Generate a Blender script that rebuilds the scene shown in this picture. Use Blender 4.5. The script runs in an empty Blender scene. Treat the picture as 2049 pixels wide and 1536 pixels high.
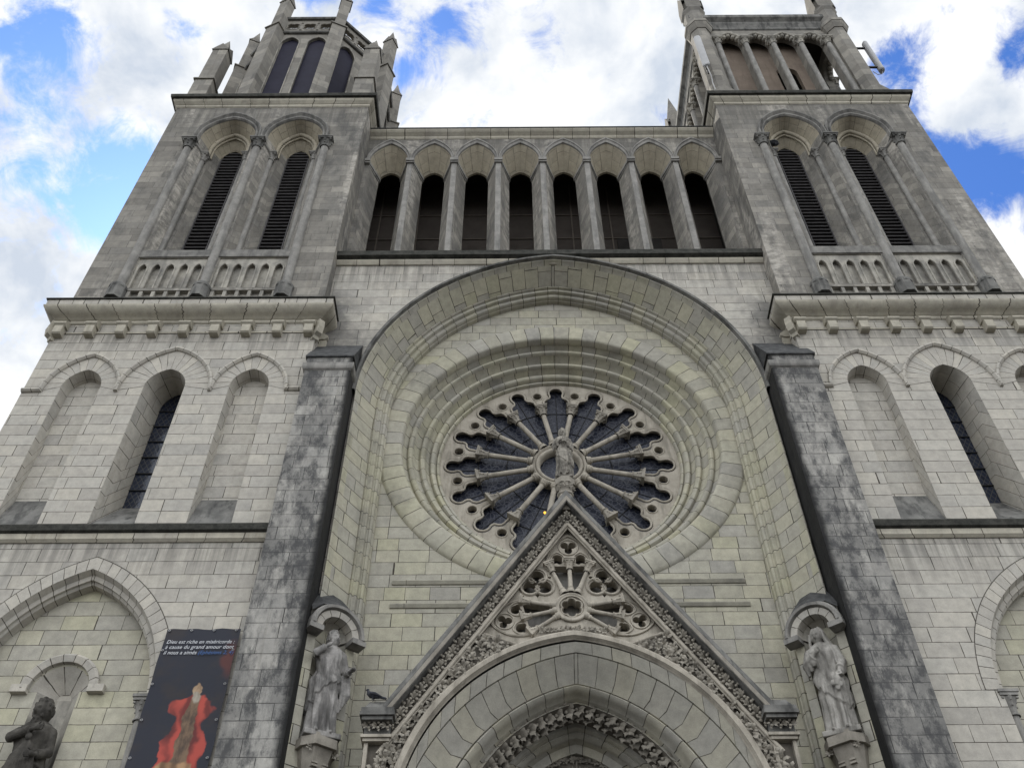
import bpy, bmesh, math, random
from math import pi, sin, cos, sqrt, atan2, acos, radians
from mathutils import Vector, Matrix
from mathutils.geometry import delaunay_2d_cdt
random.seed(11)
scene = bpy.context.scene
COL = scene.collection

# ------------------------------------------------------------------ camera
cam_d = bpy.data.cameras.new('camera')
cam = bpy.data.objects.new('camera', cam_d)
COL.objects.link(cam)
scene.camera = cam
cam_d.sensor_width = 36.0
cam_d.lens = 34.59
cam_d.clip_start = 0.1
cam_d.clip_end = 2000
_r = Vector((0.9999815, 0.00514589, -0.00324201)).normalized()
_f = Vector((-0.00100899, 0.66602412, 0.74592952)).normalized()
_u = _r.cross(_f)
cam.matrix_world = Matrix((( _r.x, _u.x, -_f.x, -1.25), (_r.y, _u.y, -_f.y, -17.0), (_r.z, _u.z, -_f.z, 1.6), (0, 0, 0, 1)))

# ------------------------------------------------------------------ world, sun, exposure
SUN_EL, SUN_AZ = radians(46), radians(-26)      # azimuth from +Y (behind the church), negative = towards -X
sd = Vector((sin(SUN_AZ) * cos(SUN_EL), cos(SUN_AZ) * cos(SUN_EL), sin(SUN_EL)))
world = bpy.data.worlds.new('World')
scene.world = world
world.use_nodes = True
wn, wl = world.node_tree.nodes, world.node_tree.links
wn.clear()
def W(t, **k):
    n = wn.new(t)
    for a, b in k.items():
        setattr(n, a, b)
    return n
w_out = W('ShaderNodeOutputWorld'); w_bg = W('ShaderNodeBackground')
w_bg.inputs['Strength'].default_value = 0.1
wl.new(w_bg.outputs[0], w_out.inputs[0])
sky = W('ShaderNodeTexSky', sky_type='NISHITA', sun_disc=False)
sky.sun_elevation = SUN_EL
sky.sun_rotation = SUN_AZ
sky.dust_density = 0.6
tc = W('ShaderNodeTexCoord')
DIR = tc.outputs['Generated']
def wmath(op, a, b=None, clamp=False):
    n = W('ShaderNodeMath', operation=op, use_clamp=clamp)
    for i, v in enumerate((a, b)):
        if v is None: continue
        if isinstance(v, (int, float)): n.inputs[i].default_value = v
        else: wl.new(v, n.inputs[i])
    return n.outputs[0]
def wnoise(scale, detail, rough, dist=0.0, off=(0, 0, 0)):
    m = W('ShaderNodeMapping'); m.inputs['Location'].default_value = off
    wl.new(DIR, m.inputs[0])
    n = W('ShaderNodeTexNoise'); n.inputs['Scale'].default_value = scale; n.inputs['Detail'].default_value = detail
    n.inputs['Roughness'].default_value = rough; n.inputs['Distortion'].default_value = dist
    wl.new(m.outputs[0], n.inputs['Vector'])
    return n.outputs['Fac']
big = wnoise(7.5, 9, 0.62, 0.6, (3.1, 1.7, 0.4))
fine = wnoise(19, 9, 0.66, 0.5, (0.3, 5.2, 1.1))
cov = wmath('ADD', wmath('MULTIPLY', big, 0.66), wmath('MULTIPLY', fine, 0.69))
gaps = [((0.404, 0.394, 0.825), .026, -.30), ((0.391, 0.412, 0.823), .020, -.18), ((0.435, 0.405, 0.80), .02, -.16), ((0.37, 0.42, 0.829), .030, .16), ((0.404, 0.464, 0.788), .050, .28), ((0.445, 0.443, 0.778), .040, .22), ((0.439, 0.361, 0.823), .022, .20), ((0.347, 0.373, 0.861), .022, .20), ((0.409, 0.34, 0.847), .03, -.06),
        ((-0.068, 0.373, 0.925), .026, .22), ((-0.125, 0.345, 0.932), .022, .24), ((-0.098, 0.41, 0.907), .026, .20), ((-0.03, 0.35, 0.93), .03, .16), ((0.032, 0.391, 0.92), .022, .14),
        ((-0.369, 0.487, 0.792), .045, .27), ((-0.43, 0.427, 0.796), .050, .22), ((-0.349, 0.448, 0.823), .040, .26), ((-0.41, 0.353, 0.847), .05, .23), ((-0.30, 0.35, 0.88), .03, .17), ((-0.20, 0.33, 0.92), .025, .20), ((0.30, 0.34, 0.89), .03, .14)]
acc = None
for d, rad, wt in gaps:
    dv = Vector(d).normalized()
    n = W('ShaderNodeVectorMath', operation='DISTANCE'); wl.new(DIR, n.inputs[0]); n.inputs[1].default_value = dv
    q = wmath('DIVIDE', n.outputs['Value'], rad)
    q = wmath('MULTIPLY', q, q)
    q = wmath('MULTIPLY', wmath('POWER', 2.718, wmath('MULTIPLY', q, -1.0)), wt)
    acc = q if acc is None else wmath('ADD', acc, q)
cov = wmath('SUBTRACT', cov, acc)
ramp = W('ShaderNodeMapRange', interpolation_type='SMOOTHSTEP')
wl.new(cov, ramp.inputs[0]); ramp.inputs[1].default_value = 0.40; ramp.inputs[2].default_value = 0.63
mask = ramp.outputs[0]
shade = wnoise(9, 7, 0.55, 0.2, (7.7, 2.2, 3.1))
cr = W('ShaderNodeValToRGB'); wl.new(shade, cr.inputs[0])
cr.color_ramp.elements[0].position = 0.36; cr.color_ramp.elements[0].color = (0.58, 0.64, 0.74, 1)
cr.color_ramp.elements[1].position = 0.58; cr.color_ramp.elements[1].color = (1.0, 1.0, 1.0, 1)
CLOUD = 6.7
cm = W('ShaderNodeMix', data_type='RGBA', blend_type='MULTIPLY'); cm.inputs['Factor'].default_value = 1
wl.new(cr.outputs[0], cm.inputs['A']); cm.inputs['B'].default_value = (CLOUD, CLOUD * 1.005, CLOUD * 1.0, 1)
sm = W('ShaderNodeMix', data_type='RGBA', blend_type='MULTIPLY'); sm.inputs['Factor'].default_value = 1
wl.new(sky.outputs[0], sm.inputs['A']); sm.inputs['B'].default_value = (0.47, 0.78, 1.32, 1)
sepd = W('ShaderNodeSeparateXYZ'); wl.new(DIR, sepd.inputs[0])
rear_cloud_boost = W('ShaderNodeMapRange', interpolation_type='SMOOTHSTEP'); wl.new(sepd.outputs[1], rear_cloud_boost.inputs[0])  # added boost: unseen clouds behind the camera brightened to light the church front
rear_cloud_boost.inputs[1].default_value = 0.20; rear_cloud_boost.inputs[2].default_value = -0.45; rear_cloud_boost.inputs[3].default_value = 1.0; rear_cloud_boost.inputs[4].default_value = 2.0
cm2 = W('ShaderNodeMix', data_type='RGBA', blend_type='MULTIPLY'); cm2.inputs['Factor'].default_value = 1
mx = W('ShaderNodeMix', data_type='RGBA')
wl.new(mask, mx.inputs['Factor']); wl.new(sm.outputs['Result'], mx.inputs['A']); wl.new(cm.outputs['Result'], cm2.inputs['A']); wl.new(rear_cloud_boost.outputs[0], cm2.inputs['B']); wl.new(cm2.outputs['Result'], mx.inputs['B'])
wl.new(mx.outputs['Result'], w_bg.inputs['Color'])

sun_d = bpy.data.lights.new('sun', 'SUN'); sun_d.energy = 3.0; sun_d.angle = radians(0.53); sun_d.color = (1.0, 0.94, 0.84)
sun = bpy.data.objects.new('sun', sun_d); COL.objects.link(sun)
sun.rotation_euler = sd.to_track_quat('Z', 'Y').to_euler()
sun.location = (-20, 40, 60)
scene.view_settings.view_transform = 'Standard'
scene.view_settings.look = 'None'
scene.view_settings.exposure = 0.74
scene.view_settings.gamma = 1
scene.cycles.max_bounces = 6
scene.cycles.diffuse_bounces = 4
scene.cycles.use_denoising = True

# ------------------------------------------------------------------ materials
class NT:
    def __init__(s, name, rough=0.9, spec=0.25):
        s.m = bpy.data.materials.new(name); s.m.use_nodes = True
        s.n, s.l = s.m.node_tree.nodes, s.m.node_tree.links
        s.b = s.n['Principled BSDF']
        s.b.inputs['Roughness'].default_value = rough
        s.b.inputs['Specular IOR Level'].default_value = spec
    def N(s, t, **k):
        n = s.n.new(t)
        for a, b in k.items(): setattr(n, a, b)
        return n
    def link(s, a, b): s.l.new(a, b)
    def put(s, sock, v):
        if isinstance(v, (int, float)): sock.default_value = v
        elif isinstance(v, (tuple, list)): sock.default_value = tuple(v) if len(v) != 3 or sock.type == 'VECTOR' else (*v, 1)
        else: s.l.new(v, sock)
    def math(s, op, a, b=0.0, c=None, clamp=False):
        n = s.N('ShaderNodeMath', operation=op, use_clamp=clamp)
        s.put(n.inputs[0], a); s.put(n.inputs[1], b)
        if c is not None: s.put(n.inputs[2], c)
        return n.outputs[0]
    def mix(s, f, a, b, mode='MIX'):
        n = s.N('ShaderNodeMix', data_type='RGBA', blend_type=mode)
        s.put(n.inputs['Factor'], f); s.put(n.inputs['A'], a); s.put(n.inputs['B'], b)
        return n.outputs['Result']
    def pos(s): return s.N('ShaderNodeNewGeometry').outputs['Position']
    def noise(s, scale=1.0, detail=4, rough=0.55, vec=None, stretch=None, off=None, dist=0.0, out='Fac'):
        v = vec if vec is not None else s.pos()
        if stretch or off:
            mp = s.N('ShaderNodeMapping')
            if stretch: mp.inputs['Scale'].default_value = stretch
            if off: mp.inputs['Location'].default_value = off
            s.link(v, mp.inputs[0]); v = mp.outputs[0]
        n = s.N('ShaderNodeTexNoise')
        n.inputs['Scale'].default_value = scale; n.inputs['Detail'].default_value = detail
        n.inputs['Roughness'].default_value = rough; n.inputs['Distortion'].default_value = dist
        s.link(v, n.inputs['Vector'])
        return n.outputs[out]
    def rng(s, v, a, b, c=0.0, d=1.0, smooth=True):
        n = s.N('ShaderNodeMapRange', interpolation_type='SMOOTHSTEP' if smooth else 'LINEAR')
        s.put(n.inputs[0], v)
        for i, q in enumerate((a, b, c, d)): n.inputs[i + 1].default_value = q
        return n.outputs[0]
    def ramp(s, v, stops):
        n = s.N('ShaderNodeValToRGB'); s.put(n.inputs[0], v)
        e = n.color_ramp.elements
        while len(e) < len(stops): e.new(0.5)
        for el, (p, c) in zip(e, stops):
            el.position = p; el.color = (*c, 1)
        return n.outputs[0]
    def bump(s, h, strength=0.4, dist=0.02):
        n = s.N('ShaderNodeBump'); n.inputs['Strength'].default_value = strength; n.inputs['Distance'].default_value = dist
        s.put(n.inputs['Height'], h); s.link(n.outputs[0], s.b.inputs['Normal'])
    def color(s, c): s.put(s.b.inputs['Base Color'], c); return s.m

def masonry(name, tones, mortar, course=0.356, width=0.70, dirt=0.5, dirt_col=(0.05, 0.05, 0.05), streak=0.3, joint=0.015, warm=None, soot=None, jvis=1.0, dirt_lo=0.48, ledges=()):
    t = NT(name)
    uv = t.N('ShaderNodeUVMap').outputs[0]
    sp = t.N('ShaderNodeSeparateXYZ'); t.link(uv, sp.inputs[0])
    u, v = sp.outputs[0], sp.outputs[1]
    row = t.math('FLOOR', t.math('DIVIDE', v, course))
    wn_ = t.N('ShaderNodeTexWhiteNoise', noise_dimensions='1D'); t.link(row, wn_.inputs['W'])
    nz = t.N('ShaderNodeCombineXYZ'); t.link(t.math('MULTIPLY', u, 0.85), nz.inputs[0]); t.link(t.math('MULTIPLY', row, 5.37), nz.inputs[1])
    wob = t.noise(1.0, 1, 0.5, vec=nz.outputs[0])
    u2 = t.math('ADD', t.math('ADD', u, t.math('MULTIPLY', wn_.outputs[0], width)), t.math('MULTIPLY', wob, 0.9))
    v2 = t.math('ADD', v, t.math('MULTIPLY', t.math('SUBTRACT', t.noise(6, 2, 0.5), 0.5), 0.012))
    cv = t.N('ShaderNodeCombineXYZ'); t.link(u2, cv.inputs[0]); t.link(v2, cv.inputs[1])
    br = t.N('ShaderNodeTexBrick'); br.offset = 0.5; br.squash = 1.0
    t.link(cv.outputs[0], br.inputs['Vector'])
    br.inputs['Scale'].default_value = 1.0
    br.inputs['Color1'].default_value = (0, 0, 0, 1); br.inputs['Color2'].default_value = (1, 1, 1, 1); br.inputs['Mortar'].default_value = (.5, .5, .5, 1)
    br.inputs['Mortar Smooth'].default_value = 0.25
    t.link(t.math('MULTIPLY', t.rng(t.noise(2.3, 4, 0.7, off=(3, 3, 3)), 0.3, 0.7, 0.55, 1.35), joint / 2), br.inputs['Mortar Size'])
    br.inputs['Brick Width'].default_value = width; br.inputs['Row Height'].default_value = course
    k = len(tones)
    col = t.ramp(br.outputs['Color'], [(i / max(1, k - 1), c) for i, c in enumerate(tones)])
    # mottling within the blocks
    mot = t.noise(5.0, 7, 0.65)
    col = t.mix(1.0, col, t.ramp(mot, [(0.25, (0.78, 0.78, 0.78)), (0.75, (1.16, 1.15, 1.13))]), 'MULTIPLY')
    grain = t.noise(48, 3, 0.7)
    col = t.mix(1.0, col, t.ramp(grain, [(0.2, (0.86, 0.86, 0.86)), (0.8, (1.12, 1.12, 1.12))]), 'MULTIPLY')
    pits = t.rng(t.noise(75, 2, 0.5, off=(4, 1, 9)), 0.66, 0.74)
    col = t.mix(t.math('MULTIPLY', pits, 0.5), col, (0.10, 0.09, 0.08))
    jf = t.math('MULTIPLY', br.outputs['Fac'], jvis)
    col = t.mix(jf, col, mortar)
    if warm:
        wv = t.rng(t.noise(0.45, 4, 0.6, off=(9, 2, 4)), 0.42, 0.62)
        col = t.mix(t.math('MULTIPLY', wv, warm[1]), col, warm[0], 'MULTIPLY')
    # weather stains: broad clouds and vertical runs
    if dirt:
        d1 = t.noise(0.55, 8, 0.68, off=(2, 7, 1), dist=0.4)
        d2 = t.noise(1.0, 6, 0.6, stretch=(1.6, 1.6, 0.28), off=(5, 5, 0))
        dm = t.rng(t.math('ADD', t.math('MULTIPLY', d1, 0.62), t.math('MULTIPLY', d2, 0.38)), dirt_lo, dirt_lo + 0.17)
        col = t.mix(t.math('MULTIPLY', dm, dirt), col, dirt_col)
    if streak:
        st = t.rng(t.noise(1.0, 5, 0.6, stretch=(7, 7, 0.22), off=(1, 3, 0)), 0.56, 0.74)
        col = t.mix(t.math('MULTIPLY', st, streak), col, (0.62, 0.60, 0.56), 'MULTIPLY')
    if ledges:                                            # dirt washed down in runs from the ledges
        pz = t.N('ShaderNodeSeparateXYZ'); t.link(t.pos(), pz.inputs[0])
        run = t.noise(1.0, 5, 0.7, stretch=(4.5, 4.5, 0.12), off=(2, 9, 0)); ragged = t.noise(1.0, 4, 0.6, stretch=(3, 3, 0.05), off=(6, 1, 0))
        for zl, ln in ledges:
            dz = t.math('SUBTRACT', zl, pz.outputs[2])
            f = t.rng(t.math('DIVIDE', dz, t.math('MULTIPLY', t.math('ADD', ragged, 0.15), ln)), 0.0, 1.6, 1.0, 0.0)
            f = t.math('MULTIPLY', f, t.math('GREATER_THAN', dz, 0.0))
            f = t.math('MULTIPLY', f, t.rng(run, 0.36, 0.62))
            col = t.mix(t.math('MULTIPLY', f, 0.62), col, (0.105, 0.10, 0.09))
    if soot: col = soot(t, col, u, v)
    t.color(col)
    h = t.math('SUBTRACT', t.math('ADD', t.math('MULTIPLY', grain, 0.18), t.math('MULTIPLY', mot, 0.35)), t.math('MULTIPLY', br.outputs['Fac'], 1.0))
    t.bump(h, 0.55, 0.02)
    return t.m

PALE = [(0.365, 0.345, 0.308), (0.43, 0.405, 0.357), (0.39, 0.368, 0.328), (0.46, 0.432, 0.375), (0.405, 0.386, 0.346), (0.442, 0.42, 0.372), (0.345, 0.33, 0.30)]
GREY = [(0.15, 0.141, 0.126), (0.23, 0.216, 0.19), (0.183, 0.172, 0.153), (0.295, 0.277, 0.242), (0.20, 0.19, 0.172), (0.255, 0.24, 0.212)]
WARM = [(0.32, 0.307, 0.27), (0.435, 0.412, 0.318), (0.355, 0.34, 0.298), (0.425, 0.406, 0.298), (0.375, 0.36, 0.318), (0.445, 0.422, 0.328), (0.335, 0.323, 0.29)]
MORT = (0.062, 0.054, 0.044)
def upper_soot(t, col, u, v):
    # pale rain-washed runs and blackened patches on the weathered skin
    a = t.rng(t.noise(1.0, 7, 0.65, stretch=(1.0, 1.0, 0.13), off=(3, 0, 2)), 0.50, 0.64)
    b = t.rng(t.noise(2.6, 6, 0.75, stretch=(1, 1, 1.6), off=(8, 0, 5)), 0.38, 0.62)
    col = t.mix(t.math('MULTIPLY', t.math('MULTIPLY', a, b), 0.85), col, (0.44, 0.41, 0.36))
    c = t.rng(t.noise(0.9, 7, 0.7, stretch=(1.2, 1.2, 0.5), off=(1, 6, 2)), 0.50, 0.66)
    return t.mix(t.math('MULTIPLY', c, 0.6), col, (0.068, 0.067, 0.065))
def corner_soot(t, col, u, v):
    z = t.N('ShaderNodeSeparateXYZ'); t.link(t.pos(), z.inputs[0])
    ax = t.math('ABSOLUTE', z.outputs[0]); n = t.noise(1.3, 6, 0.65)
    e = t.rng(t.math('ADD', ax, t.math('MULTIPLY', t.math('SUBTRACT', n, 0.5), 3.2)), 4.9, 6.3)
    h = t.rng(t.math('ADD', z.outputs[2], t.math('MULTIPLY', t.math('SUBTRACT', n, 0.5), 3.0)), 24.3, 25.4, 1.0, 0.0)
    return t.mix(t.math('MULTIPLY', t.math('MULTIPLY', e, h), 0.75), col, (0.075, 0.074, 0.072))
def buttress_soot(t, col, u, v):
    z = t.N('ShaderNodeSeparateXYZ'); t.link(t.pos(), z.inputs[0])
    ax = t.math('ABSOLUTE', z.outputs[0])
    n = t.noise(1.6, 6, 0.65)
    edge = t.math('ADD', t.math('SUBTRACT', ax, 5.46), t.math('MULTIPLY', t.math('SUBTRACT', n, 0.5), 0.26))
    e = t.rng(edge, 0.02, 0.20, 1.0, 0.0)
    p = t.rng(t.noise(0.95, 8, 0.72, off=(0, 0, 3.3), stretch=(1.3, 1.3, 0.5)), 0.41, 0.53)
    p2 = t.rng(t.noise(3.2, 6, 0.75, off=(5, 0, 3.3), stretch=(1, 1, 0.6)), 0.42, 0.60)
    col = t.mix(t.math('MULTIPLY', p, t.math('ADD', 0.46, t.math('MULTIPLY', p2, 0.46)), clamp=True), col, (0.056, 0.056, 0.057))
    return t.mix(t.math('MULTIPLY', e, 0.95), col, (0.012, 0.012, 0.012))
M = {}
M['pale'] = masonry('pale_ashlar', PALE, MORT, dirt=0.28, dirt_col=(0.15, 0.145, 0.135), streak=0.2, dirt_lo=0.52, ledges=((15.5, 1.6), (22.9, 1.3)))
M['blind'] = masonry('creamy_ashlar', WARM, MORT, dirt=0.15, dirt_col=(0.16, 0.15, 0.13), streak=0.1, width=0.62)
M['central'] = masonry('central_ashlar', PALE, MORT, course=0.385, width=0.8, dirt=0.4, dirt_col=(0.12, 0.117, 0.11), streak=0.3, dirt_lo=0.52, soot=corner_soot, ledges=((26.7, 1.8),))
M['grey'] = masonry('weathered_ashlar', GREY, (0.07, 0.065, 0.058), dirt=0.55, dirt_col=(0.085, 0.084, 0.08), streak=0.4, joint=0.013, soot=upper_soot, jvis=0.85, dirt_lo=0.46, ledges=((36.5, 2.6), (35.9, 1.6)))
M['lantern'] = masonry('weathered_ashlar_top', GREY, (0.09, 0.085, 0.08), dirt=0.45, dirt_col=(0.08, 0.08, 0.077), streak=0.4, joint=0.010, jvis=0.4, course=0.5, width=0.9)
M['warm'] = masonry('warm_voussoirs', WARM, MORT, course=0.40, width=0.62, dirt=0.32, dirt_col=(0.15, 0.145, 0.13), streak=0.1, joint=0.019, dirt_lo=0.52)
M['ring'] = masonry('warm_ring_stone', WARM, MORT, course=0.40, width=40.0, dirt=0.5, dirt_col=(0.115, 0.112, 0.105), streak=0.0, joint=0.019, dirt_lo=0.50)
M['band'] = masonry('cornice_band_stone', PALE, MORT, course=40, width=0.36, dirt=0.3, dirt_col=(0.17, 0.155, 0.13), streak=0.4, joint=0.02)
M['vous'] = masonry('pale_voussoirs', PALE, MORT, course=0.26, width=40.0, dirt=0.2, dirt_col=(0.15, 0.145, 0.135), streak=0.0, joint=0.018)
M['porch'] = masonry('porch_voussoirs', [(0.31, 0.296, 0.25), (0.39, 0.368, 0.30), (0.335, 0.322, 0.285), (0.365, 0.35, 0.285)], MORT, course=0.40, width=40.0, dirt=0.25, dirt_col=(0.15, 0.143, 0.128), streak=0.0, joint=0.018)
M['soffit'] = masonry('cream_soffit', [(0.30, 0.27, 0.21), (0.38, 0.34, 0.26), (0.33, 0.30, 0.24), (0.40, 0.36, 0.275)], (0.12, 0.10, 0.075), course=0.33, width=0.5, dirt=0.4, dirt_col=(0.20, 0.18, 0.14), streak=0.0, joint=0.014, dirt_lo=0.5)
M['butt'] = masonry('sooty_ashlar', [(0.27, 0.262, 0.245), (0.37, 0.355, 0.325), (0.30, 0.292, 0.272), (0.41, 0.395, 0.36)], (0.05, 0.047, 0.043), width=0.62, dirt=0.35, dirt_col=(0.09, 0.09, 0.088), streak=0.4, soot=buttress_soot)
M['cornice'] = masonry('cornice_stone', [(0.37, 0.345, 0.285), (0.44, 0.412, 0.34), (0.40, 0.375, 0.32)], MORT, course=40, width=0.80, dirt=0.5, dirt_col=(0.17, 0.155, 0.13), streak=0.5, joint=0.024)

def simple(name, c1, c2, scale=3.0, rough=0.9, spec=0.25, grain=0.5, detail=7, stain=None, bump=0.4):
    t = NT(name, rough, spec)
    n = t.noise(scale, detail, 0.65)
    col = t.mix(t.rng(n, 0.3, 0.7), c1, c2)
    g = t.noise(40, 3, 0.7)
    col = t.mix(1.0, col, t.ramp(g, [(0.2, (1 - grain * .3,) * 3), (0.8, (1 + grain * .25,) * 3)]), 'MULTIPLY')
    if stain:
        st = t.rng(t.noise(1.0, 6, 0.65, stretch=(3.5, 3.5, 0.6)), 0.46, 0.66)
        col = t.mix(t.math('MULTIPLY', st, stain[1]), col, stain[0])
    t.color(col)
    if bump: t.bump(t.math('ADD', t.math('MULTIPLY', n, 0.4), t.math('MULTIPLY', g, 0.2)), bump, 0.02)
    return t.m
M['carved'] = simple('carved_stone', (0.23, 0.21, 0.178), (0.34, 0.312, 0.265), 3.0, stain=((0.16, 0.145, 0.12), 0.5))
M['tracery'] = simple('tracery_stone', (0.30, 0.272, 0.225), (0.42, 0.382, 0.318), 3.0, stain=((0.15, 0.135, 0.11), 0.6))
M['foliage'] = simple('carved_leaves', (0.16, 0.143, 0.117), (0.37, 0.34, 0.285), 5.0, stain=((0.11, 0.10, 0.085), 0.55))
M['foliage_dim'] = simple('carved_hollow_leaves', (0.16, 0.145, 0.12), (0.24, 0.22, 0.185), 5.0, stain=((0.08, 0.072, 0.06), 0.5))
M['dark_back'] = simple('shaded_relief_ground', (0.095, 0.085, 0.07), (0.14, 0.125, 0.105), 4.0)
M['coping'] = simple('dark_coping', (0.10, 0.098, 0.092), (0.20, 0.195, 0.18), 2.2, stain=((0.035, 0.035, 0.034), 0.75))
M['hoodstone'] = simple('sooty_hood_stone', (0.11, 0.107, 0.10), (0.24, 0.23, 0.21), 2.6, stain=((0.05, 0.049, 0.047), 0.6))
M['moss'] = simple('mossy_ledge', (0.022, 0.023, 0.019), (0.06, 0.058, 0.05), 5.0, grain=0.9)
M['slate'] = simple('slate_cap', (0.028, 0.029, 0.030), (0.085, 0.085, 0.084), 6.0, rough=0.8, grain=0.9)
M['column'] = simple('grey_column_stone', (0.19, 0.182, 0.168), (0.29, 0.278, 0.255), 2.5, stain=((0.10, 0.098, 0.092), 0.6))
M['panel'] = simple('stained_panel', (0.20, 0.19, 0.17), (0.42, 0.395, 0.34), 1.8, stain=((0.12, 0.116, 0.108), 0.5))
M['louvre'] = simple('dark_louvre_boards', (0.05, 0.047, 0.048), (0.085, 0.08, 0.08), 4.0, rough=0.7)
M['dark'] = simple('dark_interior', (0.020, 0.018, 0.016), (0.034, 0.030, 0.027), 2.0, bump=0)
M['back'] = simple('dim_gallery_wall', (0.045, 0.037, 0.031), (0.065, 0.054, 0.046), 1.5)
M['brown'] = simple('brown_render', (0.19, 0.152, 0.12), (0.25, 0.20, 0.16), 1.3, stain=((0.14, 0.11, 0.088), 0.5))
M['lath'] = simple('dim_laths', (0.10, 0.085, 0.07), (0.13, 0.11, 0.09), 3)
M['fabric'] = simple('navy_screen', (0.012, 0.011, 0.024), (0.018, 0.017, 0.034), 2.0, rough=0.8, bump=0.1)
M['statue'] = simple('statue_stone', (0.12, 0.116, 0.11), (0.37, 0.352, 0.33), 2.4, stain=((0.05, 0.048, 0.046), 0.75))
M['statue_pale'] = simple('statue_pale_stone', (0.20, 0.19, 0.17), (0.40, 0.38, 0.345), 2.6, stain=((0.075, 0.07, 0.062), 0.7))
M['statue_dark'] = simple('statue_dark_stone', (0.032, 0.029, 0.025), (0.095, 0.088, 0.076), 3.5, stain=((0.024, 0.022, 0.02), 0.7))
M['gable_statue'] = simple('statue_weathered', (0.09, 0.082, 0.07), (0.34, 0.315, 0.27), 5.5, stain=((0.035, 0.032, 0.028), 0.8))
M['joint'] = simple('mortar_joint', (0.06, 0.053, 0.045), (0.09, 0.08, 0.068), 4, bump=0)
M['iron'] = simple('iron_bar', (0.012, 0.012, 0.013), (0.02, 0.02, 0.02), 4, rough=0.6, bump=0)
M['ant'] = simple('antenna_plastic', (0.33, 0.33, 0.33), (0.40, 0.40, 0.40), 2, rough=0.5, bump=0)
M['bird'] = simple('pigeon_feathers', (0.018, 0.019, 0.024), (0.04, 0.042, 0.05), 30, rough=0.6, bump=0)
M['ground'] = simple('asphalt_square', (0.045, 0.045, 0.045), (0.075, 0.074, 0.072), 0.8)
def glass_mat(name, base, lead, scale, tint):
    t = NT(name, 0.35, 0.25)
    ps = t.pos()
    vo = t.N('ShaderNodeTexVoronoi', feature='DISTANCE_TO_EDGE'); vo.inputs['Scale'].default_value = scale
    t.link(ps, vo.inputs['Vector'])
    vc = t.N('ShaderNodeTexVoronoi'); vc.inputs['Scale'].default_value = scale; t.link(ps, vc.inputs['Vector'])
    cell = t.ramp(vc.outputs['Color'], [(0.0, base), (0.5, tint), (1.0, base)])
    ln = t.rng(vo.outputs['Distance'], 0.0, 0.16, 1.0, 0.0)
    t.color(t.mix(t.math('MULTIPLY', ln, 0.8), cell, lead))
    t.bump(t.math('ADD', ln, t.noise(9, 3, 0.6)), 0.35, 0.02)
    return t.m
M['rose_glass'] = glass_mat('rose_glass', (0.014, 0.016, 0.026), (0.060, 0.064, 0.080), 8.0, (0.012, 0.015, 0.028))
def leaded():
    t = NT('leaded_glass', 0.12, 0.5)
    uv = t.N('ShaderNodeUVMap').outputs[0]
    mp = t.N('ShaderNodeMapping'); mp.inputs['Rotation'].default_value = (0, 0, radians(45)); mp.inputs['Scale'].default_value = (1, 0.62, 1)
    mp.vector_type = 'POINT'
    t.link(uv, mp.inputs[0])
    br = t.N('ShaderNodeTexBrick'); br.offset = 0
    t.link(mp.outputs[0], br.inputs['Vector'])
    for k_, v_ in (('Scale', 1), ('Mortar Size', 0.006), ('Brick Width', 0.10), ('Row Height', 0.10)): br.inputs[k_].default_value = v_
    br.inputs['Color1'].default_value = (0.010, 0.014, 0.028, 1); br.inputs['Color2'].default_value = (0.018, 0.024, 0.042, 1); br.inputs['Mortar'].default_value = (0.05, 0.05, 0.05, 1)
    t.color(br.outputs['Color'])
    t.bump(t.math('ADD', br.outputs['Fac'], t.noise(7, 2, 0.5)), 0.25, 0.02)
    return t.m
M['leaded'] = leaded()
def emit(name, c, s):
    t = NT(name); t.b.inputs['Emission Color'].default_value = (*c, 1); t.b.inputs['Emission Strength'].default_value = s
    t.b.inputs['Base Color'].default_value = (*c, 1); return t.m
M['lamp'] = emit('lit_lamp_glass', (1.0, 0.50, 0.06), 1.0)
def plain(name, c, rough=0.7):
    t = NT(name, rough); t.b.inputs['Base Color'].default_value = (*c, 1); return t.m
M['ink_white'] = plain('white_print', (0.55, 0.56, 0.58)); M['ink_blue'] = plain('blue_print', (0.045, 0.11, 0.28))
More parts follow.
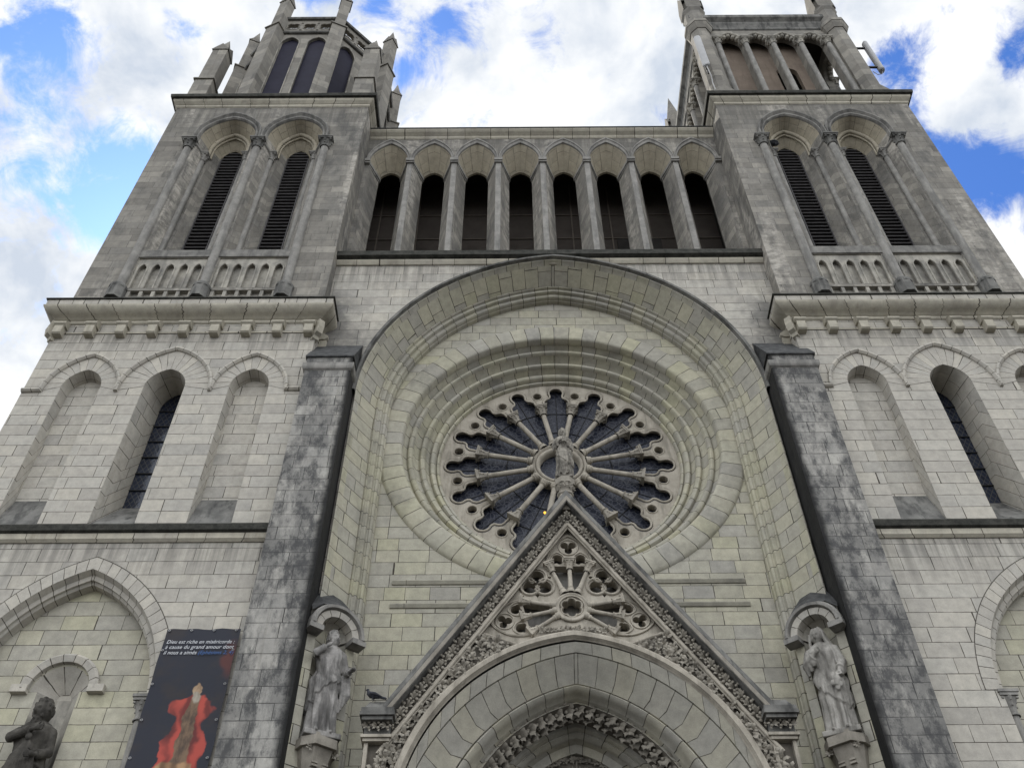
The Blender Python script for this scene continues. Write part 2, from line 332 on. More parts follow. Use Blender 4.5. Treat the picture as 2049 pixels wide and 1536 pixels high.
def banner_mat():
    t = NT('printed_banner', 0.55, 0.3)
    uv = t.N('ShaderNodeUVMap').outputs[0]
    sp = t.N('ShaderNodeSeparateXYZ'); t.link(uv, sp.inputs[0])
    n = t.noise(2.2, 3, 0.5, vec=uv, out='Color')
    ns = t.N('ShaderNodeSeparateXYZ'); t.link(n, ns.inputs[0])
    u = t.math('ADD', sp.outputs[0], t.math('MULTIPLY', t.math('SUBTRACT', ns.outputs[0], .5), 0.45))
    v = t.math('ADD', sp.outputs[1], t.math('MULTIPLY', t.math('SUBTRACT', ns.outputs[1], .5), 0.45))
    def blob(cu, cv, ru, rv, soft=0.16):
        a = t.math('DIVIDE', t.math('SUBTRACT', u, cu), ru); b = t.math('DIVIDE', t.math('SUBTRACT', v, cv), rv)
        d = t.math('SQRT', t.math('ADD', t.math('MULTIPLY', a, a), t.math('MULTIPLY', b, b)))
        return t.rng(d, 1.0 - soft, 1.0 + soft, 1.0, 0.0)
    col = t.mix(t.rng(t.noise(1.6, 4, 0.6, vec=uv), 0.45, 0.7), (0.008, 0.010, 0.020), (0.018, 0.014, 0.016))
    tone = t.rng(t.noise(3.2, 4, 0.6, vec=uv, stretch=(2.2, 0.9, 1)), 0.32, 0.68)
    col = t.mix(t.math('MULTIPLY', blob(1.42, 4.25, 0.13, 0.35, 0.5), 0.7), col, (0.10, 0.02, 0.013))
    def bell(cu, top, bot, w0, w1, lean=0.0):
        k_ = t.math('DIVIDE', t.math('SUBTRACT', top, v), top - bot, clamp=True)
        k_ = t.math('POWER', k_, 0.7)
        half = t.math('ADD', w0, t.math('MULTIPLY', k_, w1 - w0))
        x_ = t.math('ABSOLUTE', t.math('SUBTRACT', t.math('SUBTRACT', u, cu), t.math('MULTIPLY', k_, lean)))
        m_ = t.rng(t.math('SUBTRACT', half, x_), -.015, .02)
        m_ = t.math('MULTIPLY', m_, t.rng(v, bot - .10, bot + .03)); return t.math('MULTIPLY', m_, t.rng(v, top - .02, top + .06, 1.0, 0.0))
    folds = t.math('ADD', t.math('SINE', t.math('ADD', t.math('MULTIPLY', u, 26.0), t.math('MULTIPLY', v, 3.0))), t.math('SINE', t.math('ADD', t.math('MULTIPLY', u, 11.0), t.math('MULTIPLY', v, -5.0))))
    fold = t.rng(folds, -1.5, 1.5)
    col = t.mix(bell(.92, 3.42, 1.90, .20, .44), col, t.mix(fold, (0.10, 0.012, 0.010), (0.36, 0.05, 0.034)))
    col = t.mix(blob(.92, 3.22, .44, .26, .06), col, t.mix(fold, (0.13, 0.016, 0.012), (0.38, 0.055, 0.036)))
    col = t.mix(bell(.93, 3.36, 1.90, .10, .19), col, t.mix(tone, (0.05, 0.03, 0.02), (0.16, 0.10, 0.058)))
    col = t.mix(bell(.88, 2.10, 0.10, .34, .50), col, t.mix(fold, (0.12, 0.064, 0.03), (0.34, 0.20, 0.10)))
    col = t.mix(blob(.93, 3.60, .12, .17, .10), col, t.mix(tone, (0.22, 0.14, 0.08), (0.42, 0.30, 0.19)))
    col = t.mix(blob(.93, 3.44, .10, .13, .25), col, t.mix(tone, (0.20, 0.17, 0.13), (0.34, 0.30, 0.24)))
    t.color(col)
    t.bump(t.noise(1.2, 3, 0.5, vec=uv), 0.2, 0.05)
    return t.m
M['banner'] = banner_mat()

# ------------------------------------------------------------------ mesh builder
class MB:
    def __init__(s, mat4=None):
        s.v, s.f, s.uv, s.mi = [], [], [], []
        s.M = mat4
    def vert(s, p):
        p = Vector(p)
        if s.M is not None: p = s.M @ p
        s.v.append(p); return len(s.v) - 1
    def face(s, idx, uvs, m=0):
        s.f.append(tuple(idx)); s.uv.append(uvs); s.mi.append(m)
    def poly(s, pts, uvs, m=0):
        s.face([s.vert(p) for p in pts], uvs, m)
    def grid(s, paths, closed=False, vclose=False, v0=0.0, u0=0.0, m=0, vsym=True, vs=None, us=None):
        K = len(paths[0])
        mid = paths[len(paths) // 2]
        if vs is None:
            vs = [0.0]
            for k in range(1, K): vs.append(vs[-1] + (Vector(mid[k]) - Vector(mid[k - 1])).length)
            L = vs[-1] + ((Vector(mid[0]) - Vector(mid[-1])).length if closed else 0)
            if vsym: vs = [min(q, L - q) for q in vs]
            else:
                if closed: vs.append(L)
            vs = [q + v0 for q in vs]
        if us is None:
            us = [u0]
            for a, b in zip(paths, paths[1:]): us.append(us[-1] + (Vector(b[K // 3]) - Vector(a[K // 3])).length)
        ids = [[s.vert(p) for p in pa] for pa in paths]
        for i in range(len(paths) - 1 + (1 if vclose else 0)):
            j = (i + 1) % len(paths)
            uj = us[j] if j else us[i] + 0.1
            for k in range(K if closed else K - 1):
                l = (k + 1) % K
                vl = vs[l] if (l or len(vs) <= K) else vs[K]
                s.face((ids[i][k], ids[i][l], ids[j][l], ids[j][k]), ((us[i], vs[k]), (us[i], vl), (uj, vl), (uj, vs[k])), m)
        return ids
    def box(s, x0, x1, y0, y1, z0, z1, m=0, u0=0.0):
        P = [(x, y, z) for x in (x0, x1) for y in (y0, y1) for z in (z0, z1)]
        i = [s.vert(p) for p in P]
        for q, ax in (((0, 4, 5, 1), 'y'), ((2, 3, 7, 6), 'y'), ((0, 1, 3, 2), 'x'), ((4, 6, 7, 5), 'x'), ((0, 2, 6, 4), 'z'), ((1, 5, 7, 3), 'z')):
            uv = [((P[k][0] + u0, P[k][2]) if ax == 'y' else (P[k][1] + u0, P[k][2]) if ax == 'x' else (P[k][0] + u0, P[k][1])) for k in q]
            s.face([i[k] for k in q], uv, m)
    def prism(s, pts, z0, z1, m=0, top=None):
        """vertical prism over an xy polygon; top = list of xy for a tapered top"""
        top = top or pts
        n = len(pts)
        a = [s.vert((x, y, z0)) for x, y in pts]; b = [s.vert((x, y, z1)) for x, y in top]
        u = 0
        for k in range(n):
            l = (k + 1) % n
            d = sqrt((pts[l][0] - pts[k][0]) ** 2 + (pts[l][1] - pts[k][1]) ** 2)
            s.face((a[k], a[l], b[l], b[k]), ((u, z0), (u + d, z0), (u + d, z1), (u, z1)), m); u += d
        s.face(a[::-1], [pts[k] for k in range(n)][::-1], m); s.face(b, [top[k] for k in range(n)], m)
    def cone(s, pts, z0, tip, m=0):
        a = [s.vert((x, y, z0)) for x, y in pts]; t = s.vert(tip)
        for k in range(len(pts)):
            l = (k + 1) % len(pts)
            s.face((a[k], a[l], t), ((pts[k][0], z0), (pts[l][0], z0), (tip[0], tip[2])), m)
    def extrude_x(s, prof, x0, x1, m=0):
        n = len(prof)
        a = [s.vert((x0, y, z)) for y, z in prof]; b = [s.vert((x1, y, z)) for y, z in prof]
        q = 0
        for k in range(n):
            l = (k + 1) % n
            d = sqrt((prof[l][0] - prof[k][0]) ** 2 + (prof[l][1] - prof[k][1]) ** 2)
            s.face((a[k], a[l], b[l], b[k]), ((x0, q), (x0, q + d), (x1, q + d), (x1, q)), m); q += d
        s.face(a[::-1], [p for p in prof][::-1], m); s.face(b, [p for p in prof], m)
    def extrude_y(s, pts, y0, y1, m=0):
        """prism over an xz polygon, front at y0"""
        n = len(pts)
        s.plate(pts, [], y0, m); s.plate(pts, [], y1, m)
        s.rim(pts, y0, y1, m)
    def rim(s, loop, y0, y1, m=0, v0=0.0, loop1=None):
        l1 = loop1 or loop
        s.grid([[(x, y0, z) for x, z in loop], [(x, y1, z) for x, z in l1]], closed=True, v0=v0, u0=y0, m=m)
    def plate(s, outer, holes, y, m=0, u0=0.0):
        pts, edges = [], []
        for lp in [outer] + list(holes):
            b = len(pts); n = len(lp)
            pts += [Vector((p[0], p[1])) for p in lp]
            edges += [(b + k, b + (k + 1) % n) for k in range(n)]
        vo, _, fo, _, _, _ = delaunay_2d_cdt(pts, edges, [], 0, 1e-6)
        def inside(lp, x, z):
            c = False; n = len(lp); j = n - 1
            for i in range(n):
                xi, zi = lp[i][0], lp[i][1]; xj, zj = lp[j][0], lp[j][1]
                if (zi > z) != (zj > z) and x < (xj - xi) * (z - zi) / (zj - zi) + xi: c = not c
                j = i
            return c
        idx = {}
        for f in fo:
            cx = sum(vo[i].x for i in f) / len(f); cz = sum(vo[i].y for i in f) / len(f)
            if not inside(outer, cx, cz) or any(inside(h, cx, cz) for h in holes): continue
            for i in f:
                if i not in idx: idx[i] = s.vert((vo[i].x, y, vo[i].y))
            s.face([idx[i] for i in f], [(vo[i].x + u0, vo[i].y) for i in f], m)
    def slab(s, outer, holes, y0, y1, m=0, u0=0.0):
        s.plate(outer, holes, y0, m, u0); s.plate(outer, holes, y1, m, u0)
        for lp in [outer] + list(holes): s.rim(lp, y0, y1, m)
    def lathe(s, x, y, prof, seg=20, mod=None, m=0):
        rows = []
        for r, z in prof:
            rows.append([(x + r * (1 + (mod(2 * pi * k / seg, z) if mod else 0)) * cos(2 * pi * k / seg), y + r * (1 + (mod(2 * pi * k / seg, z) if mod else 0)) * sin(2 * pi * k / seg), z) for k in range(seg)])
        s.grid(rows, closed=True, us=[p[1] for p in prof], m=m)
    def ring_y(s, cx, cz, prof, seg=160, m=0, a0=0.0):
        rows = [[(cx + r * sin(2 * pi * k / seg + a0), y, cz + r * cos(2 * pi * k / seg + a0)) for k in range(seg)] for r, y in prof]
        s.grid(rows, closed=True, vsym=False, m=m)
    def tube(s, pts, r, seg=8, closed=False, m=0, caps=True):
        pts = [Vector(p) for p in pts]; n = len(pts)
        rr = r if isinstance(r, (list, tuple)) else [r] * n
        rows = []; up = None
        for k in range(n):
            a = pts[(k - 1) % n] if (closed or k) else pts[k]; b = pts[(k + 1) % n] if (closed or k < n - 1) else pts[k]
            t = (b - a).normalized()
            if up is None:
                up = t.orthogonal().normalized()
            up = (up - t * up.dot(t)).normalized(); sd_ = t.cross(up)
            rows.append([pts[k] + rr[k] * (cos(2 * pi * j / seg) * up + sin(2 * pi * j / seg) * sd_) for j in range(seg)])
        L = [0.0]
        for k in range(1, n): L.append(L[-1] + (pts[k] - pts[k - 1]).length)
        ids = s.grid(rows, closed=True, us=L, m=m)
        if closed:
            for j in range(seg):
                l = (j + 1) % seg
                s.face((ids[-1][j], ids[-1][l], ids[0][l], ids[0][j]), ((0, 0), (0, .1), (.1, .1), (.1, 0)), m)
        elif caps:
            s.face(ids[0][::-1], [(0, 0)] * seg, m); s.face(ids[-1], [(0, 0)] * seg, m)
    def ball(s, c, r, seg=8, m=0):
        r = r if isinstance(r, (tuple, list)) else (r, r, r)
        rows = []
        for i in range(seg // 2 + 1):
            t = pi * i / (seg // 2)
            q = max(sin(t), 1e-3)
            rows.append([(c[0] + r[0] * q * cos(2 * pi * k / seg), c[1] + r[1] * q * sin(2 * pi * k / seg), c[2] - r[2] * cos(t)) for k in range(seg)])
        s.grid(rows, closed=True, m=m)
    def wrap(s, path, prof, closed=False, m=0, ms=None, us_scale=1.0):
        """sweep a profile [(out, z)] along an xy path; outward is to the right of travel"""
        n = len(path); P = [Vector(p) for p in path]
        nrm = []
        for k in range(n):
            ds = []
            if closed or k > 0: ds.append((P[k] - P[k - 1]).normalized())
            if closed or k < n - 1: ds.append((P[(k + 1) % n] - P[k]).normalized())
            ns = [Vector((d.y, -d.x)) for d in ds]
            a = sum(ns, Vector((0, 0)))
            a.normalize()
            nrm.append(a / max(0.3, a.dot(ns[0])))
        L = [0.0]
        for k in range(1, n + (1 if closed else 0)): L.append(L[-1] + (P[k % n] - P[k - 1]).length)
        q = [0.0]
        for a, b in zip(prof, prof[1:]): q.append(q[-1] + sqrt((b[0] - a[0]) ** 2 + (b[1] - a[1]) ** 2))
        ids = [[s.vert((P[k].x + nrm[k].x * o, P[k].y + nrm[k].y * o, z)) for k in range(n)] for o, z in prof]
        for i in range(len(prof) - 1):
            for k in range(n if closed else n - 1):
                l = (k + 1) % n
                s.face((ids[i][k], ids[i][l], ids[i + 1][l], ids[i + 1][k]), ((L[k], q[i]), (L[k + 1], q[i]), (L[k + 1], q[i + 1]), (L[k], q[i + 1])), ms[i] if ms else m)
        if not closed:
            for k, o in ((0, 1), (n - 1, -1)):
                s.face([ids[i][k] for i in range(len(prof))][::o], [prof[i] for i in range(len(prof))][::o], m)
    def build(s, name, mats, parent=None, smooth=None, label=None):
        me = bpy.data.meshes.new(name)
        me.from_pydata([tuple(p) for p in s.v], [], s.f)
        uvl = me.uv_layers.new(name='UVMap')
        flat = [c for f in s.uv for uv in f for c in (uv[0], uv[1])]
        uvl.data.foreach_set('uv', flat)
        mats = mats if isinstance(mats, (list, tuple)) else [mats]
        for mm in mats: me.materials.append(mm)
        me.polygons.foreach_set('material_index', s.mi)
        bm = bmesh.new(); bm.from_mesh(me)
        bmesh.ops.recalc_face_normals(bm, faces=bm.faces)
        bm.to_mesh(me); bm.free()
        if smooth:
            me.shade_smooth()
            me.set_sharp_from_angle(angle=radians(smooth))
        me.validate(); me.update()
        o = bpy.data.objects.new(name, me); COL.objects.link(o)
        if parent is not None: o.parent = parent
        if label: o['label'] = label
        return o

def arch(cx, zb, zs, w, h=None, n=16, d=None):
    """pointed arch polyline from left foot to right foot; w half width, h rise"""
    if d is None: d = (h * h - w * w) / (2 * w)
    R = w + d
    tm = acos(max(-1, min(1, d / R)))
    left = [(cx + d - R * cos(tm * k / n), zs + R * sin(tm * k / n)) for k in range(n + 1)]
    right = [(2 * cx - x, z) for x, z in left[-2::-1]]
    pts = left + right
    if zb is not None: pts = [(cx - w, zb)] + pts + [(cx + w, zb)]
    return pts
def at(path, y): return [(x, y, z) for x, z in path]
def off_arch(cx, zb, zs, w, d, nn, n=16): return arch(cx, zb, zs, w - nn, n=n, d=d)
def circ(cx, cz, r, n=24, a0=0.0): return [(cx + r * sin(a0 + 2 * pi * k / n), cz + r * cos(a0 + 2 * pi * k / n)) for k in range(n)]
def foil(cx, cz, lobes, n=72, core=0.0):
    out = []
    for k in range(n):
        a = 2 * pi * k / n; dx, dz = sin(a), cos(a); best = core
        for lx, lz, r in lobes:
            b = lx * dx + lz * dz; c = lx * lx + lz * lz - r * r
            D = b * b - c
            if D > 0 and b + sqrt(D) > best: best = b + sqrt(D)
        out.append((cx + dx * best, cz + dz * best))
    return out
def nfoil(cx, cz, k, dist, r, a0=0.0, n=72):
    return foil(cx, cz, [(dist * sin(a0 + 2 * pi * i / k), dist * cos(a0 + 2 * pi * i / k), r) for i in range(k)], n)
def rect(x0, x1, z0, z1): return [(x0, z0), (x0, z1), (x1, z1), (x1, z0)]
def empty(name, loc=(0, 0, 0)):
    o = bpy.data.objects.new(name, None); COL.objects.link(o); o.location = loc; o.empty_display_size = 0.5
    return o
def tag(o, label, cat, group=None):
    o['label'] = label; o['category'] = cat
    if group: o['group'] = group
    return o
def colonnette(mb, x, y, z0, z1, r, seg=14, base=True):
    pr = []
    if base: pr += [(r * 1.75, z0), (r * 1.75, z0 + r * .5), (r * 1.55, z0 + r * .9), (r * 1.2, z0 + r * 1.15), (r * 1.3, z0 + r * 1.5), (r, z0 + r * 1.8)]
    else: pr += [(r, z0)]
    pr += [(r, z1)]
    mb.lathe(x, y, pr, seg)
def capital(mb, x, y, zt, r, h, rot=0.0):
    """leafy capital whose abacus top is at zt"""
    zb = zt - h
    mod = lambda a, z: 0.16 * max(0, (z - zb) / h) * cos(8 * a)
    mb.lathe(x, y, [(r * 1.25, zb), (r * 1.3, zb + .05 * h), (r * 1.02, zb + .1 * h), (r * 1.05, zb + .3 * h), (r * 1.35, zb + .55 * h), (r * 1.75, zb + .74 * h), (r * 1.45, zb + .78 * h)], 16, mod)
    q = r * 1.75
    for k in range(4):
        a = pi / 4 + k * pi / 2
        mb.ball((x + q * 1.12 * cos(a), y + q * 1.12 * sin(a), zb + .68 * h), r * .34, 6)
        mb.ball((x + q * .86 * cos(a + pi / 4), y + q * .86 * sin(a + pi / 4), zb + .62 * h), r * .26, 6)
        mb.ball((x + r * 1.25 * cos(a + pi / 4), y + r * 1.25 * sin(a + pi / 4), zb + .40 * h), r * .26, 6)
    mb.box(x - q, x + q, y - q, y + q, zb + .76 * h, zb + .88 * h); q *= 1.12
    mb.box(x - q, x + q, y - q, y + q, zb + .883 * h, zt)

# ------------------------------------------------------------------ carved foliage
def leaf(mb, cx, y, cz, ang, size, lift=0.5, rnd=random, wid=.24):
    dx, dz = sin(ang), cos(ang); px, pz = dz, -dx
    tw = rnd.uniform(-.35, .35)
    rows = []
    for i in range(6):
        t = i / 5
        w = size * wid * (sin(pi * (0.12 + 0.88 * t) ** 0.9) + 0.05) * (1.0 + 0.28 * (1 if i % 2 else -1))
        cy = y - size * lift * sin(pi * 0.72 * t) - 0.01
        b = t * size
        row = []
        for q, dd in ((-1, .26), (0, 0), (1, .26)):
            row.append((cx + dx * b + px * w * q, cy + dd * w + tw * w * q, cz + dz * b + pz * w * q))
        rows.append(row)
    mb.grid(rows)
def clump(mb, cx, y, cz, size, n=6, rnd=random, lift=0.5):
    a0 = rnd.uniform(0, 6)
    for k in range(n):
        leaf(mb, cx, y + rnd.uniform(-.3, .1) * size, cz, a0 + 2 * pi * k / n + rnd.uniform(-.35, .35), size * rnd.uniform(.7, 1.1), lift * rnd.uniform(.7, 1.3), rnd)
    for k in range(3):
        mb.ball((cx + rnd.uniform(-.35, .35) * size, y - size * rnd.uniform(.25, .5), cz + rnd.uniform(-.35, .35) * size), size * rnd.uniform(.10, .17), 6)

def sprig(mb, cx, y, cz, ang, size, rnd=random):
    """one sprig of a frieze: three upright leaves over a pair of curled buds"""
    for q in (-.75, 0.0, .75): leaf(mb, cx, y - .02, cz, ang + q + rnd.uniform(-.1, .1), size * (1.0 if q else 1.15), .55, rnd, .20)
    dx, dz = sin(ang), cos(ang)
    for q in (-1, 1):
        bx, bz = cx + dz * q * size * .48 - dx * size * .30, cz - dx * q * size * .48 - dz * size * .30
        mb.ball((bx, y - .075, bz), size * .27, 8)
        leaf(mb, bx, y - .03, bz, ang + q * 1.9, size * .75, .6, rnd, .26)
    mb.ball((cx - dx * size * .62, y - .06, cz - dz * size * .62), size * .24, 8)
    leaf(mb, cx - dx * .3 * size, y - .02, cz - dz * .3 * size, ang + pi + rnd.uniform(-.3, .3), size * .8, .5, rnd, .24)

church = tag(empty('church'), 'pale stone neo-Gothic church front with twin towers, rose window and gabled porch', 'church')

# ------------------------------------------------------------------ towers
HW = 3.63
def rect_path(cx, hw, y0, y1):     # counter-clockwise from above so that outward is to the right of travel
    return [(cx - hw, y0), (cx + hw, y0), (cx + hw, y1), (cx - hw, y1)]
LANC = [(-2.17, .51, .98, 20.63, 21.30, 21.85), (0.0, .53, 1.21, 20.63, 21.31, 22.10), (2.20, .51, .98, 20.63, 21.30, 21.85)]
def tower(cx, label, sgn):
    """sgn = +1 when the nave lies towards +x"""
    wall = MB()
    outer = rect(cx - HW, cx + HW, 0, 24.2)
    holes, lanc = [], []
    for lx, w, hwid, zs, za, zh in LANC:
        lp = arch(cx + lx, 15.97, zs, w, za - zs, 14); holes.append(lp); lanc.append(lp)
    blind = arch(cx, 0.5, 11.75, 2.03, 3.01, 26)
    holes.append(blind)
    wall.plate(outer, holes, 0.0)
    # blind lancets, glazed middle lancet: reveals, sills, back walls
    for (lx, w, hwid, zs, za, zh), lp in zip(LANC, lanc):
        mid = lx == 0.0
        yb, wb, zsb, zab, zsill = (0.95, .37, 20.75, 21.35, 17.30) if mid else (0.36, .47, 20.66, 21.22, 17.02)
        bk = arch(cx + lx, zsill, zsb, wb, zab - zsb, 14)
        wall.grid([at(lp, 0), at(bk, yb)], v0=15.97, u0=.2)
        if not mid: wall.plate(bk, [], yb)
    b2 = arch(cx, 0.5, 11.75, 1.90, 2.84, 26); b3 = arch(cx, 0.5, 11.75, 1.86, 2.78, 26)
    wall.box(cx - HW, cx + HW, 7.2, 7.26, 0, 37.1)
    wall.box(cx - HW, cx - HW + .05, 0.004, 7.2, 0, 24.3); wall.box(cx + HW - .05, cx + HW, 0.004, 7.2, 0, 24.3)
    root = wall.build('bell_tower', [M['pale']], church, label=label)
    # voussoir faces around the lancets
    vb = MB()
    for (lx, w, hwid, zs, za, zh), lp in zip(LANC, lanc):
        a = arch(cx + lx, None, zs, w, za - zs, 14); b = arch(cx + lx, None, 20.5, hwid - .05, zh - 20.5 - .05, 14)
        vb.grid([at(a, -.006), at(b, -.006)])
    vb.build('voussoir_ring', M['vous'], root)
    vb = MB(); a = arch(cx, None, 11.75, 2.03, 3.01, 26); b = arch(cx, None, 11.75, 2.33, 3.32, 26)
    vb.grid([at(a, -.006), at(b, -.006)]); vb.grid([at(a, -.006), at(a, .03)])
    vb.build('voussoir_ring', M['vous'], root)
    vb = MB(); vb.grid([at(arch(cx, None, 11.75, 2.325, 3.315, 26), -.007), at(arch(cx, None, 11.75, 2.342, 3.337, 26), -.007)]); vb.build('joint', M['joint'], root)
    # sloping sills
    for (lx, w, hwid, zs, za, zh) in LANC:
        mid = lx == 0.0
        yb, wb, zsill = (0.95, .37, 17.30) if mid else (0.36, .47, 17.02)
        sb = MB(); x = cx + lx
        sb.poly([(x - w, .002, 15.98), (x + w, .002, 15.98), (x + wb, yb, zsill), (x - wb, yb, zsill)], ((0, 0), (1, 0), (1, 1), (0, 1)))
        sb.build('sill', M['coping'], root)
    gp = arch(cx, 17.30, 20.75, .37, .60, 14)
    lw = MB(); lw.plate(gp, [], .96); win = lw.build('lancet_window', M['leaded'], root)
    for k in range(6):
        bars = MB(); bars.box(cx - .37, cx + .37, .925, .95, 17.85 + k * .56, 17.875 + k * .56); bars.build('glazing_bar', M['iron'], root)
    # hood mould with its level returns
    path = [(cx - HW, 20.46)]
    for (lx, w, hwid, zs, za, zh) in LANC: path += arch(cx + lx, None, 20.46, hwid, zh - 20.46, 14)
    path.append((cx + HW, 20.46))
    hb = MB(); rows = [[], [], [], [], []]
    n = len(path)
    for k in range(n):
        p = Vector(path[k]); d1 = (p - Vector(path[k - 1])).normalized() if k else None; d2 = (Vector(path[k + 1]) - p).normalized() if k < n - 1 else None
        ds = [d for d in (d1, d2) if d is not None and d.length > 0]
        a = sum((Vector((-d.y, d.x)) for d in ds), Vector((0, 0)))
        if a.length < .05: a = Vector((0, 1))
        a.normalize()
        for i, (o, y) in enumerate(((-.055, .0), (-.05, -.05), (.0, -.10), (.05, -.09), (.055, 0.0))): rows[i].append((p.x + a.x * o, y, p.y + a.y * o))
    hb.grid(rows, vsym=False); hb.build('hood_mould', M['vous'], root)
    # big blind arch of the ground storey: mouldings and field
    ob = MB(); a0 = arch(cx, 0.5, 11.75, 2.03, 3.01, 26)
    ob.grid([at(a0, .0), at(arch(cx, .5, 11.75, 1.98, 2.95, 26), .14), at(b2, .16), at(arch(cx, .5, 11.75, 1.90, 2.84, 26), .22), at(b3, .26), at(b3, .46)], v0=.5)
    ob.build('blind_arch', M['vous'], root)
    rb = MB(); rb.tube(at(arch(cx, 11.75, 11.75, 1.93, 2.88, 26), .15), .055, 8); rb.build('arch_roll', M['tracery'], root)
    fb = MB()
    nx, nz = cx + .02, 12.10
    niche = [(nx - .42, 8.6), (nx - .42, nz)] + [(nx + .57 * cos(pi - pi * k / 20), nz + .57 * sin(pi - pi * k / 20)) for k in range(21)] + [(nx + .42, nz), (nx + .42, 8.6)]
    fb.plate(b3, [niche], .46)
    fb.build('blind_field', M['blind'], root)
    nb = MB()
    semi = lambda r, y: [(nx + r * cos(pi - pi * k / 20), y, nz + r * sin(pi - pi * k / 20)) for k in range(21)]
    nb.grid([semi(.57, .46), semi(.36, .63), semi(.14, .80)], m=1, vsym=False)
    nb.plate([(p[0], p[2]) for p in semi(.14, 0)], [], .80, m=1)
    cyl = [(nx - .42, .46), (nx - .14, .80), (nx + .14, .80), (nx + .42, .46)]
    nb.grid([[(x, y, 8.6) for x, y in cyl], [(x, y, nz) for x, y in cyl]], m=0, vs=[0, .44, .72, 1.16], us=[8.6, nz])
    nb.poly([(x, y, 8.6) for x, y in cyl], [(x, y) for x, y in cyl], 0)
    nb.build('niche', [M['panel'], M['vous']], root)
    hb = MB(); sp = lambda r, y: [(nx + r * cos(pi - pi * k / 24), y, nz + .02 + r * sin(pi - pi * k / 24)) for k in range(25)]
    for a, b in ((.60, .78),):
        hb.grid([sp(a, .46), sp(a, .36), sp(b - .05, .32), sp(b, .36), sp(b, .46)], vsym=False)
    for s in (-1, 1): hb.box(min(nx + s * .60, nx + s * .92), max(nx + s * .60, nx + s * .92), .33, .459, nz - .06, nz + .10)
    hb.build('niche_hood', M['vous'], root)
    for s in (-1, 1):
        cb = MB(); capital(cb, cx + s * 1.93, .14, 11.75, .10, .50); colonnette(cb, cx + s * 1.93, .14, 1.0, 11.25, .09); cb.build('arch_colonnette', M['column'], root)
    # string course
    pth = rect_path(cx, HW, 0, 7.2)
    sc = MB(); sc.wrap([pth[3]] + pth, [(0, 15.46), (.03, 15.46), (.09, 15.52), (.10, 15.66)], m=0)
    sc.build('string_course', M['cornice'], root)
    sc = MB(); sc.wrap([pth[3]] + pth, [(.10, 15.665), (.17, 15.70), (.19, 15.84), (.14, 15.90), (0, 15.99)], m=0)
    sc.build('weathering', M['moss'], root)
    # main cornice and corbels
    cb = MB(); cb.wrap(pth, [(0, 23.20), (.05, 23.24), (.05, 23.32), (.12, 23.35), (.15, 23.38), (.22, 23.41), (.33, 23.47), (.40, 23.55), (.42, 23.60), (.42, 23.63)], closed=True)
    cb.build('cornice', M['cornice'], root, smooth=25)
    cb = MB(); cb.wrap(pth, [(.42, 23.633), (.385, 23.637), (.385, 23.87)], closed=True); cb.build('cornice_band', M['band'], root)
    cb = MB(); cb.wrap(pth, [(.385, 23.872), (.43, 23.88), (.43, 23.92), (0, 24.46)], closed=True); cb.build('cornice_weathering', M['moss'], root)
    def corbel(x, y, ang):
        kb = MB(Matrix.Translation((x, y, 0)) @ Matrix.Rotation(ang, 4, 'Z'))
        kb.extrude_x([(0.05, 22.62), (-.18, 22.62), (-.22, 22.66), (-.22, 22.94), (0.05, 22.94)], -.12, .12)
        kb.extrude_x([(0.05, 22.943), (-.16, 22.943), (-.22, 22.99), (-.25, 23.02), (-.25, 23.08), (-.1, 23.22), (0.05, 23.22)], -.165, .165)
        kb.build('corbel', M['cornice'], root)
    for k in range(9): corbel(cx - 3.44 + .86 * k, 0, 0)
    for s in (-1, 1):
        for k in range(3): corbel(cx + s * HW, .5 + .86 * k, s * pi / 2)
    for s in (-1, 1):                              # scroll bracket under each front corner
        kb = MB(Matrix.Translation((cx + s * (HW - .02), .02, 0)) @ Matrix.Rotation(s * pi / 4, 4, 'Z'))
        kb.extrude_x([(.05, 22.48), (-.06, 22.52), (-.09, 22.62), (-.20, 22.68), (-.25, 22.90), (-.22, 23.2), (.05, 23.2)], -.09, .09); kb.build('corbel', M['cornice'], root)
    fz = MB(); fz.wrap(pth, [(0, 22.80), (.022, 22.80), (.022, 22.86), (0, 22.87)], closed=True); fz.build('fillet', M['cornice'], root)

    # ---- belfry stage
    up = MB(); bays = (-1.225, 1.215)
    holes, fronts = [], []
    for bx in bays:
        lp = arch(cx + bx, 26.86, 34.15, 1.0, 1.29, 18); holes.append(lp); fronts.append(lp)
        holes.append(rect(cx + bx - 1.04, cx + bx + 1.04, 24.94, 26.48))
        holes.append(rect(cx + bx - 1.04, cx + bx + 1.04, 24.52, 24.82))
    up.plate(rect(cx - HW, cx + HW, 24.3, 36.9), holes, 0.0)
    up.box(cx - HW, cx - HW + .05, .004, 7.2, 24.3, 36.9); up.box(cx + HW - .05, cx + HW, .004, 7.2, 24.3, 36.9)
    stage = up.build('belfry_wall', M['grey'], root)
    for bx, fr in zip(bays, fronts):
        x = cx + bx
        jb = MB(); so = MB()
        mid = arch(x, 27.35, 34.05, .74, 1.20, 18); mid2 = arch(x, 27.35, 34.05, .62, 1.04, 18); bk = arch(x, 27.95, 34.05, .40, .66, 18)
        L = len(fr)
        j = lambda p, a, b, y: [(q[0], y, q[1]) for q in p[a:b]]
        # jambs (lower straight part) and vaulted soffits
        for a, b in ((0, 2), (L - 2, L)):
            jb.grid([j(fr, a, b, 0), j(mid, a, b, .50)], vs=[26.9, 34.0] if a == 0 else [34.0, 26.9])
            jb.grid([j(mid, a, b, .50), j(mid2, a, b, .55), j(bk, a, b, .90)], vs=[26.9, 34.0] if a == 0 else [34.0, 26.9])
